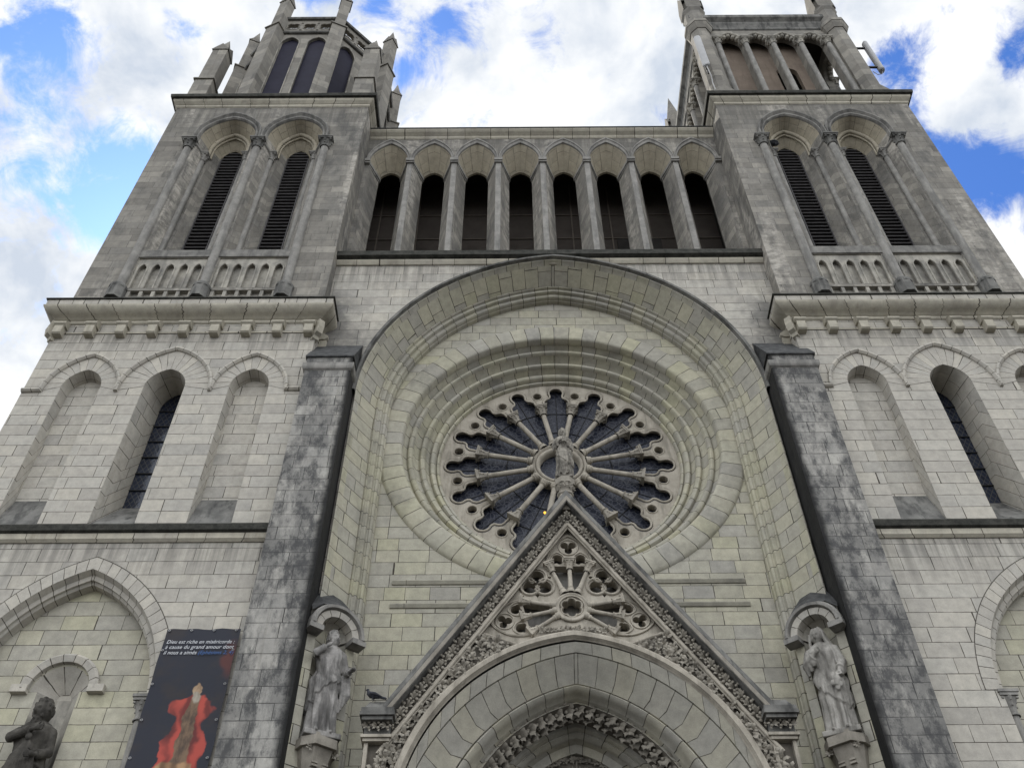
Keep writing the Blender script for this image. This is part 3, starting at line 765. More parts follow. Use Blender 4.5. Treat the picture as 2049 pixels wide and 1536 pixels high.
        so.grid([j(fr, 1, L - 1, 0), j(mid, 1, L - 1, .50)]); so.grid([j(mid, 1, L - 1, .50), j(mid2, 1, L - 1, .55), j(bk, 1, L - 1, .90)])
        jb.build('jamb', M['grey'], root); so.build('soffit', M['soffit'], root)
        sl = MB(); sl.poly([(x - 1.06, .0, 26.86), (x + 1.06, .0, 26.86), (x + .72, .5, 27.35), (x - .72, .5, 27.35)], ((0, 0), (2, 0), (2, 1), (0, 1)))
        sl.poly([(x - .72, .5, 27.35), (x + .72, .5, 27.35), (x + .40, .90, 27.95), (x - .40, .90, 27.95)], ((0, 0), (2, 0), (2, 1), (0, 1)))
        sl.box(x - 1.10, x + 1.10, -.03, .0, 26.50, 26.855); sl.build('sill', M['hoodstone'], root)
        # hood roll, inner rolls
        hr = MB(); hr.grid([at(arch(x, 33.68, 34.17, w_, h_, 18), y_) for w_, h_, y_ in ((1.235, 1.70, .0), (1.23, 1.69, -.10), (1.20, 1.64, -.15), (1.16, 1.58, -.15), (1.125, 1.51, -.08), (1.10, 1.46, -.05), (1.06, 1.39, -.10), (1.02, 1.33, -.10), (.985, 1.27, -.04), (.985, 1.27, .02))], v0=.1)
        hr.build('hood_roll', M['hoodstone'], root, smooth=40)
        ir = MB(); ir.tube(at(arch(x, 33.5, 34.05, .69, 1.13, 18), .48), .075, 8); ir.tube(at(arch(x, 33.5, 34.05, .60, 1.01, 18), .55), .04, 8); ir.build('inner_roll', M['soffit'], root, smooth=50)
        # louvres
        lv = MB()
        lv.plate(bk, [], 1.32, m=0)
        z = 28.0
        while z < 34.60:
            w = .40 if z < 34.05 else .40 * sqrt(max(.05, 1 - ((z - 34.05) / .66) ** 1.6))
            lv.extrude_x([(.88, z), (.905, z - .035), (1.22, z + .20), (1.20, z + .235)], x - w, x + w, m=1); z += .205
        lv.box(x - .40, x - .365, .86, .94, 28.0, 34.1, m=1); lv.box(x + .365, x + .40, .86, .94, 28.0, 34.1, m=1)
        lv.build('louvre', [M['dark'], M['louvre']], root)
        for s in (-1, 1):
            c = MB(); colonnette(c, x + s * .78, .42, 27.22, 33.10, .10); c.build('colonnette', M['column'], root, smooth=40)
            c = MB(); capital(c, x + s * .78, .42, 33.52, .10, .44); c.build('capital', M['column'], root, smooth=40)
            im = MB(); im.tube([(x + s * 1.02, -.04, 33.60), (x + s * .80, .38, 33.46)], .065, 8); im.build('impost', M['column'], root)
        # blind balustrade
        bl = MB()
        holes = []
        for k in range(5):
            ax = x - .83 + .415 * k
            holes.append(arch(ax, 24.95, 25.95, .145, .26, 8))
        bl.plate(rect(x - 1.04, x + 1.04, 24.942, 26.478), holes, .05)
        for h in holes: bl.rim(h, .05, .17)
        bl.plate(rect(x - 1.04, x + 1.04, 24.942, 26.478), [], .17)
        bl.rim(rect(x - 1.04, x + 1.04, 24.942, 26.478), 0.001, .05)
        for h in holes: bl.tube(at(h, .04), .028, 6)
        bl.build('blind_arcade', M['panel'], root)
        dw = MB(); dw.plate(rect(x - 1.04, x + 1.04, 24.522, 24.818), [], .14); dw.rim(rect(x - 1.04, x + 1.04, 24.522, 24.818), .0, .14)
        for k in range(6): dw.box(x - .90 + .36 * k - .05, x - .90 + .36 * k + .05, .02, .139, 24.523, 24.817)
        dw.build('dwarf_arcade', M['panel'], root)
    for k, px in enumerate((-2.44, 0.0, 2.42)):
        c = MB(); colonnette(c, cx + px, -.02, 24.95, 33.25, .135, 18, base=False); c.build('tall_colonnette', M['column'], root, smooth=40)
        c = MB(); c.prism([(cx + px + .27 * cos(2 * pi * q / 8 + pi / 8), -.02 + .27 * sin(2 * pi * q / 8 + pi / 8)) for q in range(8)], 24.3, 24.8, top=None)
        c.lathe(cx + px, -.02, [(.27, 24.8), (.27, 24.9), (.20, 25.02), (.135, 25.10)], 16); c.build('column_base', M['coping'], root)
        c = MB(); capital(c, cx + px, -.02, 33.70, .138, .50); c.build('capital', M['coping'], root, smooth=40)
    tcn = MB(); tcn.wrap(rect_path(cx, HW, 0, 7.2), [(0, 36.42), (.05, 36.48), (.05, 36.58), (.08, 36.60), (.17, 36.72), (.19, 36.84)], closed=True); tcn.build('top_cornice', M['cornice'], root, smooth=25)
    tcn = MB(); tcn.wrap(rect_path(cx, HW, 0, 7.2), [(.18, 36.843), (.28, 36.86), (.30, 36.98), (.30, 37.04), (0, 37.22), (-1.0, 37.25), (-3.6, 37.30)], closed=True); tcn.build('tower_roof', M['moss'], root)
    return root

CXL, CXR = -10.30, 10.12
towL = tower(CXL, 'tower crowned by an eight-sided lantern', 1)
towR = tower(CXR, 'tower crowned by a square open belfry', -1)

# ------------------------------------------------------------------ eight-sided lantern on one tower
def pinnacle_mesh(mb, cx, cy, z0, z1, w0, w1, zt, tip, rot=0.0):
    R = Matrix.Rotation(rot, 2)
    def sq(h): return [tuple(Vector((cx, cy)) + R @ Vector(p)) for p in ((-h, -h), (h, -h), (h, h), (-h, h))]
    mb.prism(sq(w0), z0, z1)
    mb.prism(sq(w0 + .06), z1 + .003, z1 + .08, top=sq(w0 + .06)); mb.prism(sq(w0 + .06), z1 + .083, z1 + .30, top=sq(w1))
    mb.prism(sq(w1), z1 + .30, zt)
    # gables on the four faces and the spirelet
    for k in range(4):
        a = rot + k * pi / 2
        d = Vector((cos(a), sin(a))); e = Vector((-d.y, d.x))
        p = Vector((cx, cy)) + d * (w1 + .04)
        A = p - e * (w1 + .06); B = p + e * (w1 + .06); q = Vector((cx, cy))
        mb.poly([(A.x, A.y, zt - .12), (B.x, B.y, zt - .12), (p.x, p.y, zt + w1 * 1.5)], ((0, 0), (1, 0), (.5, 1)))
        mb.poly([(A.x, A.y, zt - .12), (p.x, p.y, zt + w1 * 1.5), (q.x, q.y, zt + w1 * 1.5)], ((0, 0), (1, 0), (.5, 1)))
        mb.poly([(B.x, B.y, zt - .12), (p.x, p.y, zt + w1 * 1.5), (q.x, q.y, zt + w1 * 1.5)], ((0, 0), (1, 0), (.5, 1)))
    mb.cone(sq(w1 * .92), zt - .02, (cx, cy, tip))
LCY = 3.65; AP = 3.2; FW = AP * math.tan(pi / 8)
lb = MB(); body_parts = []
lant = None
screens, frames_, paras = [], [], []
for k in range(8):
    ang = k * pi / 4
    T = Matrix.Translation((CXL, LCY, 0)) @ Matrix.Rotation(ang, 4, 'Z') @ Matrix.Translation((0, -AP, 0))
    lb.M = T
    hs = [arch(s * .59, 37.9, 43.5, .41, .62, 10) for s in (-1, 1)]
    lb.plate(rect(-FW, FW, 37.2, 44.5), hs, 0)
    for h in hs: lb.rim(h, 0, .22)
    lb.plate(rect(-FW, FW, 37.2, 44.5), hs, .35)
lb.M = None
lant = lb.build('octagonal_lantern', M['lantern'], church, label='eight-sided lantern with dark screened lights and pinnacles')
for k in range(8):
    ang = k * pi / 4
    T = Matrix.Translation((CXL, LCY, 0)) @ Matrix.Rotation(ang, 4, 'Z') @ Matrix.Translation((0, -AP, 0))
    for s in (-1, 1):
        sm_ = MB(T); h = arch(s * .59, 37.9, 43.5, .41, .62, 10); sm_.plate(h, [], .12); sm_.build('screened_light', M['fabric'], lant)
        fm = MB(T); fm.tube(at(h, -.012), .028, 6, closed=True); fm.build('light_frame', M['panel'], lant)
    pb = MB(T)
    hs = [nfoil(x, 45.38, 4, .17, .17, pi / 4, 40) for x in (-.74, 0, .74)]
    pb.slab(rect(-FW, FW, 44.62, 46.05), hs, .02, .20)
    for h in hs: pb.tube(at(h, .02), .03, 6, closed=True)
    for x in (-.37, .37):
        for z in (45.02, 45.74): pb.ball((x, .02, z), (.07, .05, .07), 6)
    pb.build('pierced_parapet', M['lantern'], lant)
    sb = MB(T)
    sb.extrude_x([(0.35, 44.45), (-.10, 44.45), (-.14, 44.52), (-.10, 44.60), (0.35, 44.61)], -FW - .05, FW + .05)
    sb.build('parapet_moulding', M['coping'], lant); sb = MB(T)
    sb.extrude_x([(0.30, 46.055), (-.08, 46.055), (-.12, 46.16), (-.08, 46.26), (0.30, 46.30)], -FW - .05, FW + .05)
    sb.build('parapet_moulding', M['coping'], lant)
    # corner buttress with pinnacle
    rr = AP / cos(pi / 8); a2 = ang + pi / 8 - pi / 2
    bx, by = CXL + (rr + .08) * cos(a2), LCY + (rr + .08) * sin(a2)
    bb = MB(); pinnacle_mesh(bb, bx, by, 37.2, 44.55, .31, .235, 47.75, 49.2, a2)
    bb.build('corner_pinnacle', M['lantern'], lant)
rf = MB(); rf.prism([(CXL + 3.3 * cos(pi / 8 + k * pi / 4), LCY + 3.3 * sin(pi / 8 + k * pi / 4)) for k in range(8)], 44.0, 44.3); rf.build('lantern_ceiling', M['dark'], lant)
for sx in (-1, 1):
    for yy in (.38, 6.9):
        bb = MB(); pinnacle_mesh(bb, CXL + sx * 3.2, yy, 37.2, 39.0, .36, .31, 42.1, 43.6); bb.build('tower_pinnacle', M['lantern'], lant)

# ------------------------------------------------------------------ square open belfry on the other tower
BCY = 3.65; BH = 3.10
bw = MB(); arcs = []
for k in range(4):
    T = Matrix.Translation((CXR + .03, BCY, 0)) @ Matrix.Rotation(k * pi / 2, 4, 'Z') @ Matrix.Translation((0, -BH, 0))
    bw.M = T
    hs = []
    for i in range(4):
        x = -1.8 + 1.2 * i
        base = arch(x, 38.0, 43.66, .50, .72, 12)
        hs.append(base)
    bw.slab(rect(-2.75, 2.75, 37.2, 45.0), hs, 0, .38)
bw.M = None
belf = bw.build('square_belfry', M['lantern'], church, label='square open belfry with cusped arcades')
for k in range(4):
    T = Matrix.Translation((CXR + .03, BCY, 0)) @ Matrix.Rotation(k * pi / 2, 4, 'Z') @ Matrix.Translation((0, -BH, 0))
    for i in range(5):
        cm_ = MB(T); colonnette(cm_, -2.4 + 1.2 * i, -.03, 37.9, 43.25, .115); cm_.build('belfry_column', M['column'], belf, smooth=40)
        cm_ = MB(T); capital(cm_, -2.4 + 1.2 * i, -.03, 43.70, .115, .48); cm_.build('column_capital', M['panel'], belf, smooth=40)
    for i in range(4):
        x = -1.8 + 1.2 * i
        cu = MB(T); pth = arch(x, None, 43.66, .50, .72, 12)
        cu.tube(at(arch(x, None, 43.66, .56, .80, 12), -.02), .06, 8)
        for q in range(0, len(pth), 3):                      # the row of small cusps under each arch
            cu.ball((pth[q][0], .08, pth[q][1] - .05), (.11, .14, .12), 8)
        cu.build('cusped_arch', M['panel'], belf)
cn = MB(); hw = BH - .38
# cornice follows walls and corner piers
pp = []
for k in range(4):
    a = k * pi / 2
    for px, py in ((-3.05, -BH + .02), (-2.98, -BH - .1), (-2.72, -BH + .0), (2.72, -BH + .0), (2.98, -BH - .1), (3.05, -BH + .02)):
        pp.append((CXR + .03 + px * cos(a) - py * sin(a), BCY + px * sin(a) + py * cos(a)))
sq = rect_path(CXR + .03, BH, BCY - BH, BCY + BH)
cn.wrap(sq, [(0, 44.80), (.06, 44.86), (.06, 45.02), (.02, 45.05), (.10, 45.4), (.10, 45.55), (.26, 45.72), (.26, 45.98), (0, 46.2), (-1, 46.3), (-3.1, 46.35)], closed=True)
cn.build('belfry_cornice', M['coping'], belf)
for sx in (-1, 1):
    for sy in (-1, 1):
        cb = MB(); x, y = CXR + .03 + sx * 3.02, BCY + sy * (BH - .06)
        oc = lambda r, n=8: [(x + r * cos(2 * pi * q / n + pi / 8), y + r * sin(2 * pi * q / n + pi / 8)) for q in range(n)]
        cb.prism(oc(.55), 37.2, 37.9, top=oc(.47)); cb.prism(oc(.44), 37.9, 44.3)
        cb.prism(oc(.48), 44.3, 44.72, top=oc(.62)); cb.prism(oc(.64), 44.723, 44.95); cb.prism(oc(.60), 44.953, 45.3, top=oc(.47))
        cb.prism(oc(.47), 45.3, 46.3); cb.prism(oc(.47), 46.303, 46.5, top=oc(.56)); cb.prism(oc(.56), 46.503, 46.62)
        cb.prism(oc(.42), 46.62, 48.0); cb.cone(oc(.46), 48.0, (x, y, 51.0))
        for q in range(4):
            a = q * pi / 2; d = Vector((cos(a), sin(a))); e = Vector((-d.y, d.x))
            for zb, zt_, o, w in ((37.25, 38.35, .56, .34), (46.63, 48.6, .47, .36)):
                p = Vector((x, y)) + d * o; A, B = p - e * w, p + e * w; c_ = Vector((x, y)) + d * .1
                cb.poly([(A.x, A.y, zb), (B.x, B.y, zb), (B.x, B.y, zb + .5 * (zt_ - zb)), (p.x, p.y, zt_), (A.x, A.y, zb + .5 * (zt_ - zb))], ((0, 0), (1, 0), (1, .5), (.5, 1), (0, .5)))
                for Q in (A, B):
                    cb.poly([(Q.x, Q.y, zb + .5 * (zt_ - zb)), (p.x, p.y, zt_), (c_.x, c_.y, zt_), (Q.x - d.x * .4, Q.y - d.y * .4, zb + .5 * (zt_ - zb))], ((0, 0), (1, 0), (1, 1), (0, 1)))
        cb.build('corner_pier', M['lantern'], belf)
iw = MB(); dh = arch(.42, 40.0, 41.8, .44, .42, 10)
iw.M = Matrix.Translation((CXR, 0, 0))
iw.slab(rect(-2.55, 1.62, 37.2, 44.9), [dh], 1.15, 1.35); iw.M = None
iw.build('rendered_inner_wall', M['brown'], belf)
iw = MB(); iw.box(CXR - 2.7, CXR + 2.75, .95, 6.3, 44.98, 45.1); iw.box(CXR - 2.5, CXR + 1.5, 2.6, 2.7, 37.3, 44.9); iw.build('belfry_ceiling', M['dark'], belf)
# far pinnacle behind the belfry
bb = MB(); pinnacle_mesh(bb, CXR - 3.35, 7.05, 37.2, 39.2, .34, .28, 41.6, 43.4); bb.build('tower_pinnacle', M['lantern'], belf)

# ------------------------------------------------------------------ centre bay: wall, great arch, tympanum
XL, XR = CXL + HW, CXR - HW           # inner tower faces
AZ, AD, AW = 20.725, .66, 5.43
def ga(nn, zb=0.0, n=40): return off_arch(0.0, zb, AZ, AW, AD, nn, n)
cw = MB(); YC = .45
cw.plate(rect(XL + .004, XR - .004, 0, 27.0), [ga(.02, .4)], YC)
cwall = cw.build('centre_wall', M['central'], church)
ha = MB()
ha.grid([at(ga(-.07, 20.7), YC + .02), at(ga(-.07, 20.7), .22), at(ga(-.02, 20.7), .17), at(ga(.04, 20.7), .18), at(ga(.05, 20.7), .30)], v0=20.7)
ha.build('hood_mould', M['coping'], cwall)
ha = MB()
ha.grid([at(ga(.0), .47), at(ga(.05), .30), at(ga(.085), .31), at(ga(.10), .36), at(ga(.13), .42), at(ga(.15), .46)])
ha.build('arch_edge', M['ring'], cwall, smooth=40)
sp_ = MB(); sp_.grid([at(ga(.15), .46), at(ga(.50), 1.02)], us=[0, .66]); sp_.build('arch_splay', M['warm'], cwall)
ro = MB()
prof = [(.50, 1.02), (.515, .99), (.545, .98), (.565, 1.01), (.565, 1.06), (.60, 1.07), (.63, 1.05), (.665, 1.06), (.68, 1.10), (.68, 1.17), (.715, 1.18), (.74, 1.16), (.78, 1.17), (.80, 1.21), (.80, 1.30), (.825, 1.32), (.825, 1.46)]
ro.grid([at(ga(a), b) for a, b in prof]); ro.build('arch_order', M['ring'], cwall, smooth=50)
RZ = 20.0
ty = MB()
inner = ga(.825, .4)
ty.plate(inner, [circ(0, RZ, 4.20, 96)], 1.45)
tymp = ty.build('tympanum_wall', M['blind'], church)
for x0, x1 in ((-4.05, -1.6), (1.6, 4.05)):
    for z0 in (15.36, 14.72):
        lg = MB(); lg.extrude_x([(1.452, z0), (1.42, z0 + .01), (1.38, z0 + .08), (1.38, z0 + .10), (1.452, z0 + .12)], x0, x1); lg.build('wall_fillet', M['ring'], tymp)
# ledge over the wall at the foot of the gallery
le = MB(); le.extrude_x([(.44, 26.80), (.30, 26.86), (.22, 26.90), (.22, 27.12), (.50, 27.30), (1.15, 27.62), (1.15, 26.8)], XL + .006, XR - .006)
le.build('gallery_ledge', M['moss'], cwall)
le = MB(); le.extrude_x([(.445, 26.62), (.40, 26.64), (.34, 26.74), (.32, 26.797), (.445, 26.797)], XL + .006, XR - .006); le.build('ledge_moulding', M['cornice'], cwall)

# ------------------------------------------------------------------ arcaded gallery
YG = 1.1; GS = 1.628
gx = [(-3.5 + i) * GS - .11 for i in range(8)]
gw = MB(); holes = [arch(x, 27.3, 34.28, .715, 1.30, 14) for x in gx]
gw.plate(rect(XL + .004, XR - .004, 27.0, 36.0), holes, YG)
gal = gw.build('arcaded_gallery', M['grey'], church)
for x, h in zip(gx, holes):
    b1 = arch(x, 27.3, 34.06, .45, .66, 14)
    b2 = arch(x, 27.3, 34.06, .425, .62, 14)
    L = len(h); j = lambda p, a, b, y: [(q[0], y, q[1]) for q in p[a:b]]
    jb = MB()
    for a, b in ((0, 2), (L - 2, L)): jb.grid([j(h, a, b, YG), j(b1, a, b, 1.78), j(b2, a, b, 1.81), j(b2, a, b, 1.90)], vs=[27.3, 34.2] if a == 0 else [34.2, 27.3])
    jb.build('splayed_pier_face', M['grey'], gal)
    so = MB(); so.grid([j(h, 1, L - 1, YG), j(b1, 1, L - 1, 1.78)]); so.grid([j(b1, 1, L - 1, 1.78), j(b2, 1, L - 1, 1.81), j(b2, 1, L - 1, 1.90)]); so.build('soffit', M['soffit'], gal)
    hd = MB(); pa = arch(x, None, 34.28, .765, 1.20, 14)
    pb = arch(x, None, 34.28, .82, 1.30, 14)
    hd.grid([at(arch(x, None, 34.28, .705, 1.28, 14), YG + .03), at(arch(x, None, 34.28, .71, 1.29, 14), YG - .05), at(arch(x, None, 34.28, .77, 1.44, 14), YG - .07), at(arch(x, None, 34.28, .78, 1.47, 14), YG - .11), at(arch(x, None, 34.28, .81, 1.54, 14), YG - .11), at(arch(x, None, 34.28, .813, 1.56, 14), YG)])
    hd.build('arch_hood', M['column'], gal)
    for s in (-1, 1):
        im = MB(); pts = [(x + s * .72, YG + .0), (x + s * .455, 1.76), (x + s * .43, 1.81), (x + s * .43, 1.9)]
        nrm_ = .05
        for z0, z1, o in ((34.02, 34.12, .03), (34.123, 34.28, .07)):
            A = [im.vert((px - s * (o if i else o * .6), py - (0 if i else .0), z0)) for i, (px, py) in enumerate(pts)]
            B = [im.vert((px - s * (o if i else o * .6), py, z1)) for i, (px, py) in enumerate(pts)]
            C = [im.vert((px, py, z0)) for px, py in pts]; D = [im.vert((px, py, z1)) for px, py in pts]
            for q in range(3):
                im.face((A[q], A[q + 1], B[q + 1], B[q]), ((0, 0), (.4, 0), (.4, .1), (0, .1))); im.face((C[q], C[q + 1], A[q + 1], A[q]), ((0, 0), (.4, 0), (.4, .1), (0, .1))); im.face((D[q], D[q + 1], B[q + 1], B[q]), ((0, 0), (.4, 0), (.4, .1), (0, .1)))
        im.build('impost', M['column'], gal)
for i in range(9):
    x = -4 * GS + GS * i - .11
    x0, x1 = max(XL + .01, x - .15), min(XR - .01, x + .15)
    pb = MB(); pb.box(x0, x1, YG - .10, YG - .001, 34.04, 34.12); pb.box(x0 - .0, x1 + .0, YG - .14, YG - .001, 34.123, 34.29); pb.build('pier_abacus', M['column'], gal)
    if 0 < i < 8:
        pf = MB(); pf.box(x - .095, x + .095, YG - .035, YG - .001, 27.4, 34.04); pf.build('pier_front', M['column'], gal)
tc_ = MB(); tc_.extrude_x([(YG - .001, 35.92), (YG - .05, 35.98), (YG - .07, 36.06), (YG - .20, 36.16), (YG - .26, 36.24), (YG - .26, 36.30), (YG - .001, 36.40)], XL + .01, XR - .01); tc_.build('gallery_cornice', M['cornice'], gal)
tc_ = MB(); tc_.extrude_x([(YG - .28, 36.303), (YG - .30, 36.33), (YG - .28, 36.38), (3.2, 37.6), (6, 36.3)], XL + .01, XR - .01); tc_.build('gallery_roof', M['slate'], gal)
iw = MB(); iw.box(XL, XR, 3.2, 3.3, 0, 36.2, m=0); iw.box(XL, XR, 1.2, 3.2, 36.0, 36.1, m=1); iw.box(XL, XR, .6, 3.2, 26.9, 27.0, m=1)
iw.box(XL + .01, XL + .06, 1.95, 3.2, 27, 36, m=1); iw.box(XR - .06, XR - .01, 1.95, 3.2, 27, 36, m=1)
for k in range(9): iw.box(XL + 1.45 * k + .4, XL + 1.45 * k + .45, 3.15, 3.197, 27, 36, m=2)
for z in (30.6, 32.2, 33.8): iw.box(XL, XR, 3.16, 3.198, z, z + .04, m=2)
iw.box(2.6, 4.2, 3.05, 3.14, 27, 32.0, m=1)
iw.build('gallery_inner_wall', [M['back'], M['dark'], M['lath']], gal)
iw = MB(); iw.box(XL + .1, XR - .1, 2.9, 2.99, 27.1, 29.5); iw.build('inner_parapet', masonry('dim_parapet_blocks', [(.10, .085, .065), (.13, .11, .085)], (.04, .035, .03), dirt=.3), gal)

nv = MB(); nv.box(XL + .02, XR - .02, 7.3, 34, 0, 30)
nv.extrude_y([(XL - .3, 30.003), (0, 36.0), (XR + .3, 30.003)], 7.3, 34.2); nv.build('nave', M['grey'], church)
# ------------------------------------------------------------------ rose window
def lathe_rose(name, prof, mat, parent, seg=160, smooth=50):
    b = MB(); b.ring_y(0, RZ, prof, seg); return b.build(name, mat, parent, smooth=smooth)
rp = MB(); YR = 2.40
inner_loop = []
pet = foil(0, 0, [(0, .41, .285), (0, .21, .26), (-.19, -.005, .25), (.19, -.005, .25), (-.25, -.14, .175), (.25, -.14, .175)], 120, core=.12)
pet = [p for k, p in enumerate(pet[60:] + pet[:60]) if 19 <= k <= 101]
for k in range(16):
    a = k * pi / 8
    for t, r in pet:
        r += 2.49
        inner_loop.append((r * sin(a) + t * cos(a), RZ + r * cos(a) - t * sin(a)))
outer_c = circ(0, RZ, 3.30, 128)
oc = [circ(2.80 * sin(pi / 16 + k * pi / 8), RZ + 2.80 * cos(pi / 16 + k * pi / 8), .125, 18) for k in range(16)]
rp.plate(outer_c, [inner_loop] + oc, YR)
rp.rim(inner_loop, YR, YR + .18)
for o in oc: rp.rim(o, YR, YR + .19)
rose = rp.build('rose_window', M['tracery'], church)
# the mouldings that follow the lobed outline, one in front of the other
def inset(loop, d):
    out = []; n = len(loop)
    for k in range(n):
        p = Vector(loop[k]); t = Vector(loop[(k + 1) % n]) - Vector(loop[k - 1])
        if t.length < 1e-6: out.append(tuple(p)); continue
        t.normalize(); nv = Vector((t.y, -t.x))
        out.append(tuple(p + nv * d))
    return out
mo = MB()
mo.tube(at(inset(inner_loop, .075), YR), .030, 8, closed=True)
mo.tube(at(inset(inner_loop, .012), YR + .03), .026, 8, closed=True)
mo.build('lobed_moulding', M['tracery'], rose, smooth=60)
om = MB()
for k in range(16):
    a = pi / 16 + k * pi / 8; c = Vector((sin(a), cos(a)))
    om.tube(at(circ(2.80 * c.x, RZ + 2.80 * c.y, .145, 18), YR), .022, 6, closed=True)
om.build('oculus_rim', M['tracery'], rose)
rg = MB(); rg.plate(circ(0, RZ, 3.28, 96), [], YR + .20); rg.build('stained_glass', M['rose_glass'], rose)
ld = MB()
for r in (1.45, 2.22): ld.tube(at(circ(0, RZ, r, 64), YR + .19), .013, 6, closed=True)
for k in range(16):
    a = k * pi / 8; ld.tube([(sin(a) * .5, YR + .19, RZ + cos(a) * .5), (sin(a) * 3.12, YR + .19, RZ + cos(a) * 3.12)], .011, 6)
ld.build('lead_bars', M['iron'], rose)
# hub
hb = MB(); hb.ring_y(0, RZ, [(.53, YR + .19), (.53, YR + .02), (.56, YR - .05), (.60, YR - .07), (.64, YR - .05), (.65, YR), (.68, YR - .06), (.72, YR - .08), (.755, YR - .05), (.77, YR + .02), (.77, YR + .19)], 64); hb.build('hub_ring', M['tracery'], rose, smooth=60)
for k in range(16):
    a = pi / 16 + k * pi / 8
    T = Matrix.Translation((0, YR - .02, RZ)) @ Matrix.Rotation(a, 4, 'Y')
    c = MB(T)
    c.lathe(0, 0, [(.125, .74), (.125, .80), (.10, .83), (.115, .86), (.075, .90), (.072, 1.0), (.072, 1.96)], 12)
    c.build('radial_colonnette', M['tracery'], rose, smooth=40)
    c = MB(T); capital(c, 0, 0, 2.30, .088, .34); c.build('colonnette_capital', M['carved'], rose, smooth=40)
# stepped rings round the rose
lathe_rose('plate_frame', [(3.24, 2.42), (3.245, 2.34), (3.27, 2.30), (3.31, 2.30), (3.34, 2.34), (3.34, 2.40)], M['ring'], rose)
lathe_rose('ring_moulding', [(3.33, 2.44), (3.36, 2.22), (3.40, 2.17), (3.46, 2.16), (3.50, 2.20), (3.51, 2.25), (3.56, 2.18), (3.60, 2.06)], M['ring'], rose)
lathe_rose('ring_moulding', [(3.60, 2.14), (3.61, 2.0), (3.65, 1.95), (3.72, 1.95), (3.76, 2.0), (3.77, 2.05), (3.86, 1.96), (3.92, 1.80)], M['ring'], rose)
lathe_rose('ring_moulding', [(3.91, 1.92), (3.92, 1.76), (3.96, 1.71), (4.02, 1.71), (4.06, 1.75), (4.07, 1.80), (4.15, 1.70), (4.20, 1.56), (4.21, 1.44)], M['ring'], rose)
lathe_rose('outer_ring', [(4.17, 1.60), (4.19, 1.42), (4.23, 1.385), (4.27, 1.375), (4.70, 1.375), (4.78, 1.42), (4.80, 1.46)], M['ring'], rose)
lp = MB(); lp.ball((-.44, YR + .19, RZ - 1.50), (.034, .02, .045), 10); lp.build('lit_lamp_pane', M['lamp'], rose)

# ------------------------------------------------------------------ gabled porch
GX = -.08; YP = -.40
def gs(z, dx=0.0): return (16.47 - z) / 1.462 + dx        # half width of the gable's outer edge at height z
def gpt(z, dx, s): return (GX + s * gs(z, dx), z)
PA = dict(zs=9.017, w=3.347, d=.422)
portal = lambda nn, zb=0.2, n=30: off_arch(GX, zb, PA['zs'], PA['w'], PA['d'], nn, n)
FT = 11.10                                               # foot of the gable
fz_ = -.22; fi = -.53; mi_ = -.64                        # x offsets: frieze outer / inner, inner moulding edge
apex_z = lambda dx: 16.47 + 1.462 * dx
gb = MB()
outl = [(GX - 3.92, 0), (GX - 3.92, 10.4), (GX - gs(FT), FT), (GX, apex_z(0)), (GX + gs(FT), FT), (GX + 3.92, 10.4), (GX + 3.92, 0)]
tri = [(GX - 1.87, 12.85), (GX, 15.46), (GX + 1.87, 12.85), (GX + 1.12, 12.54)]
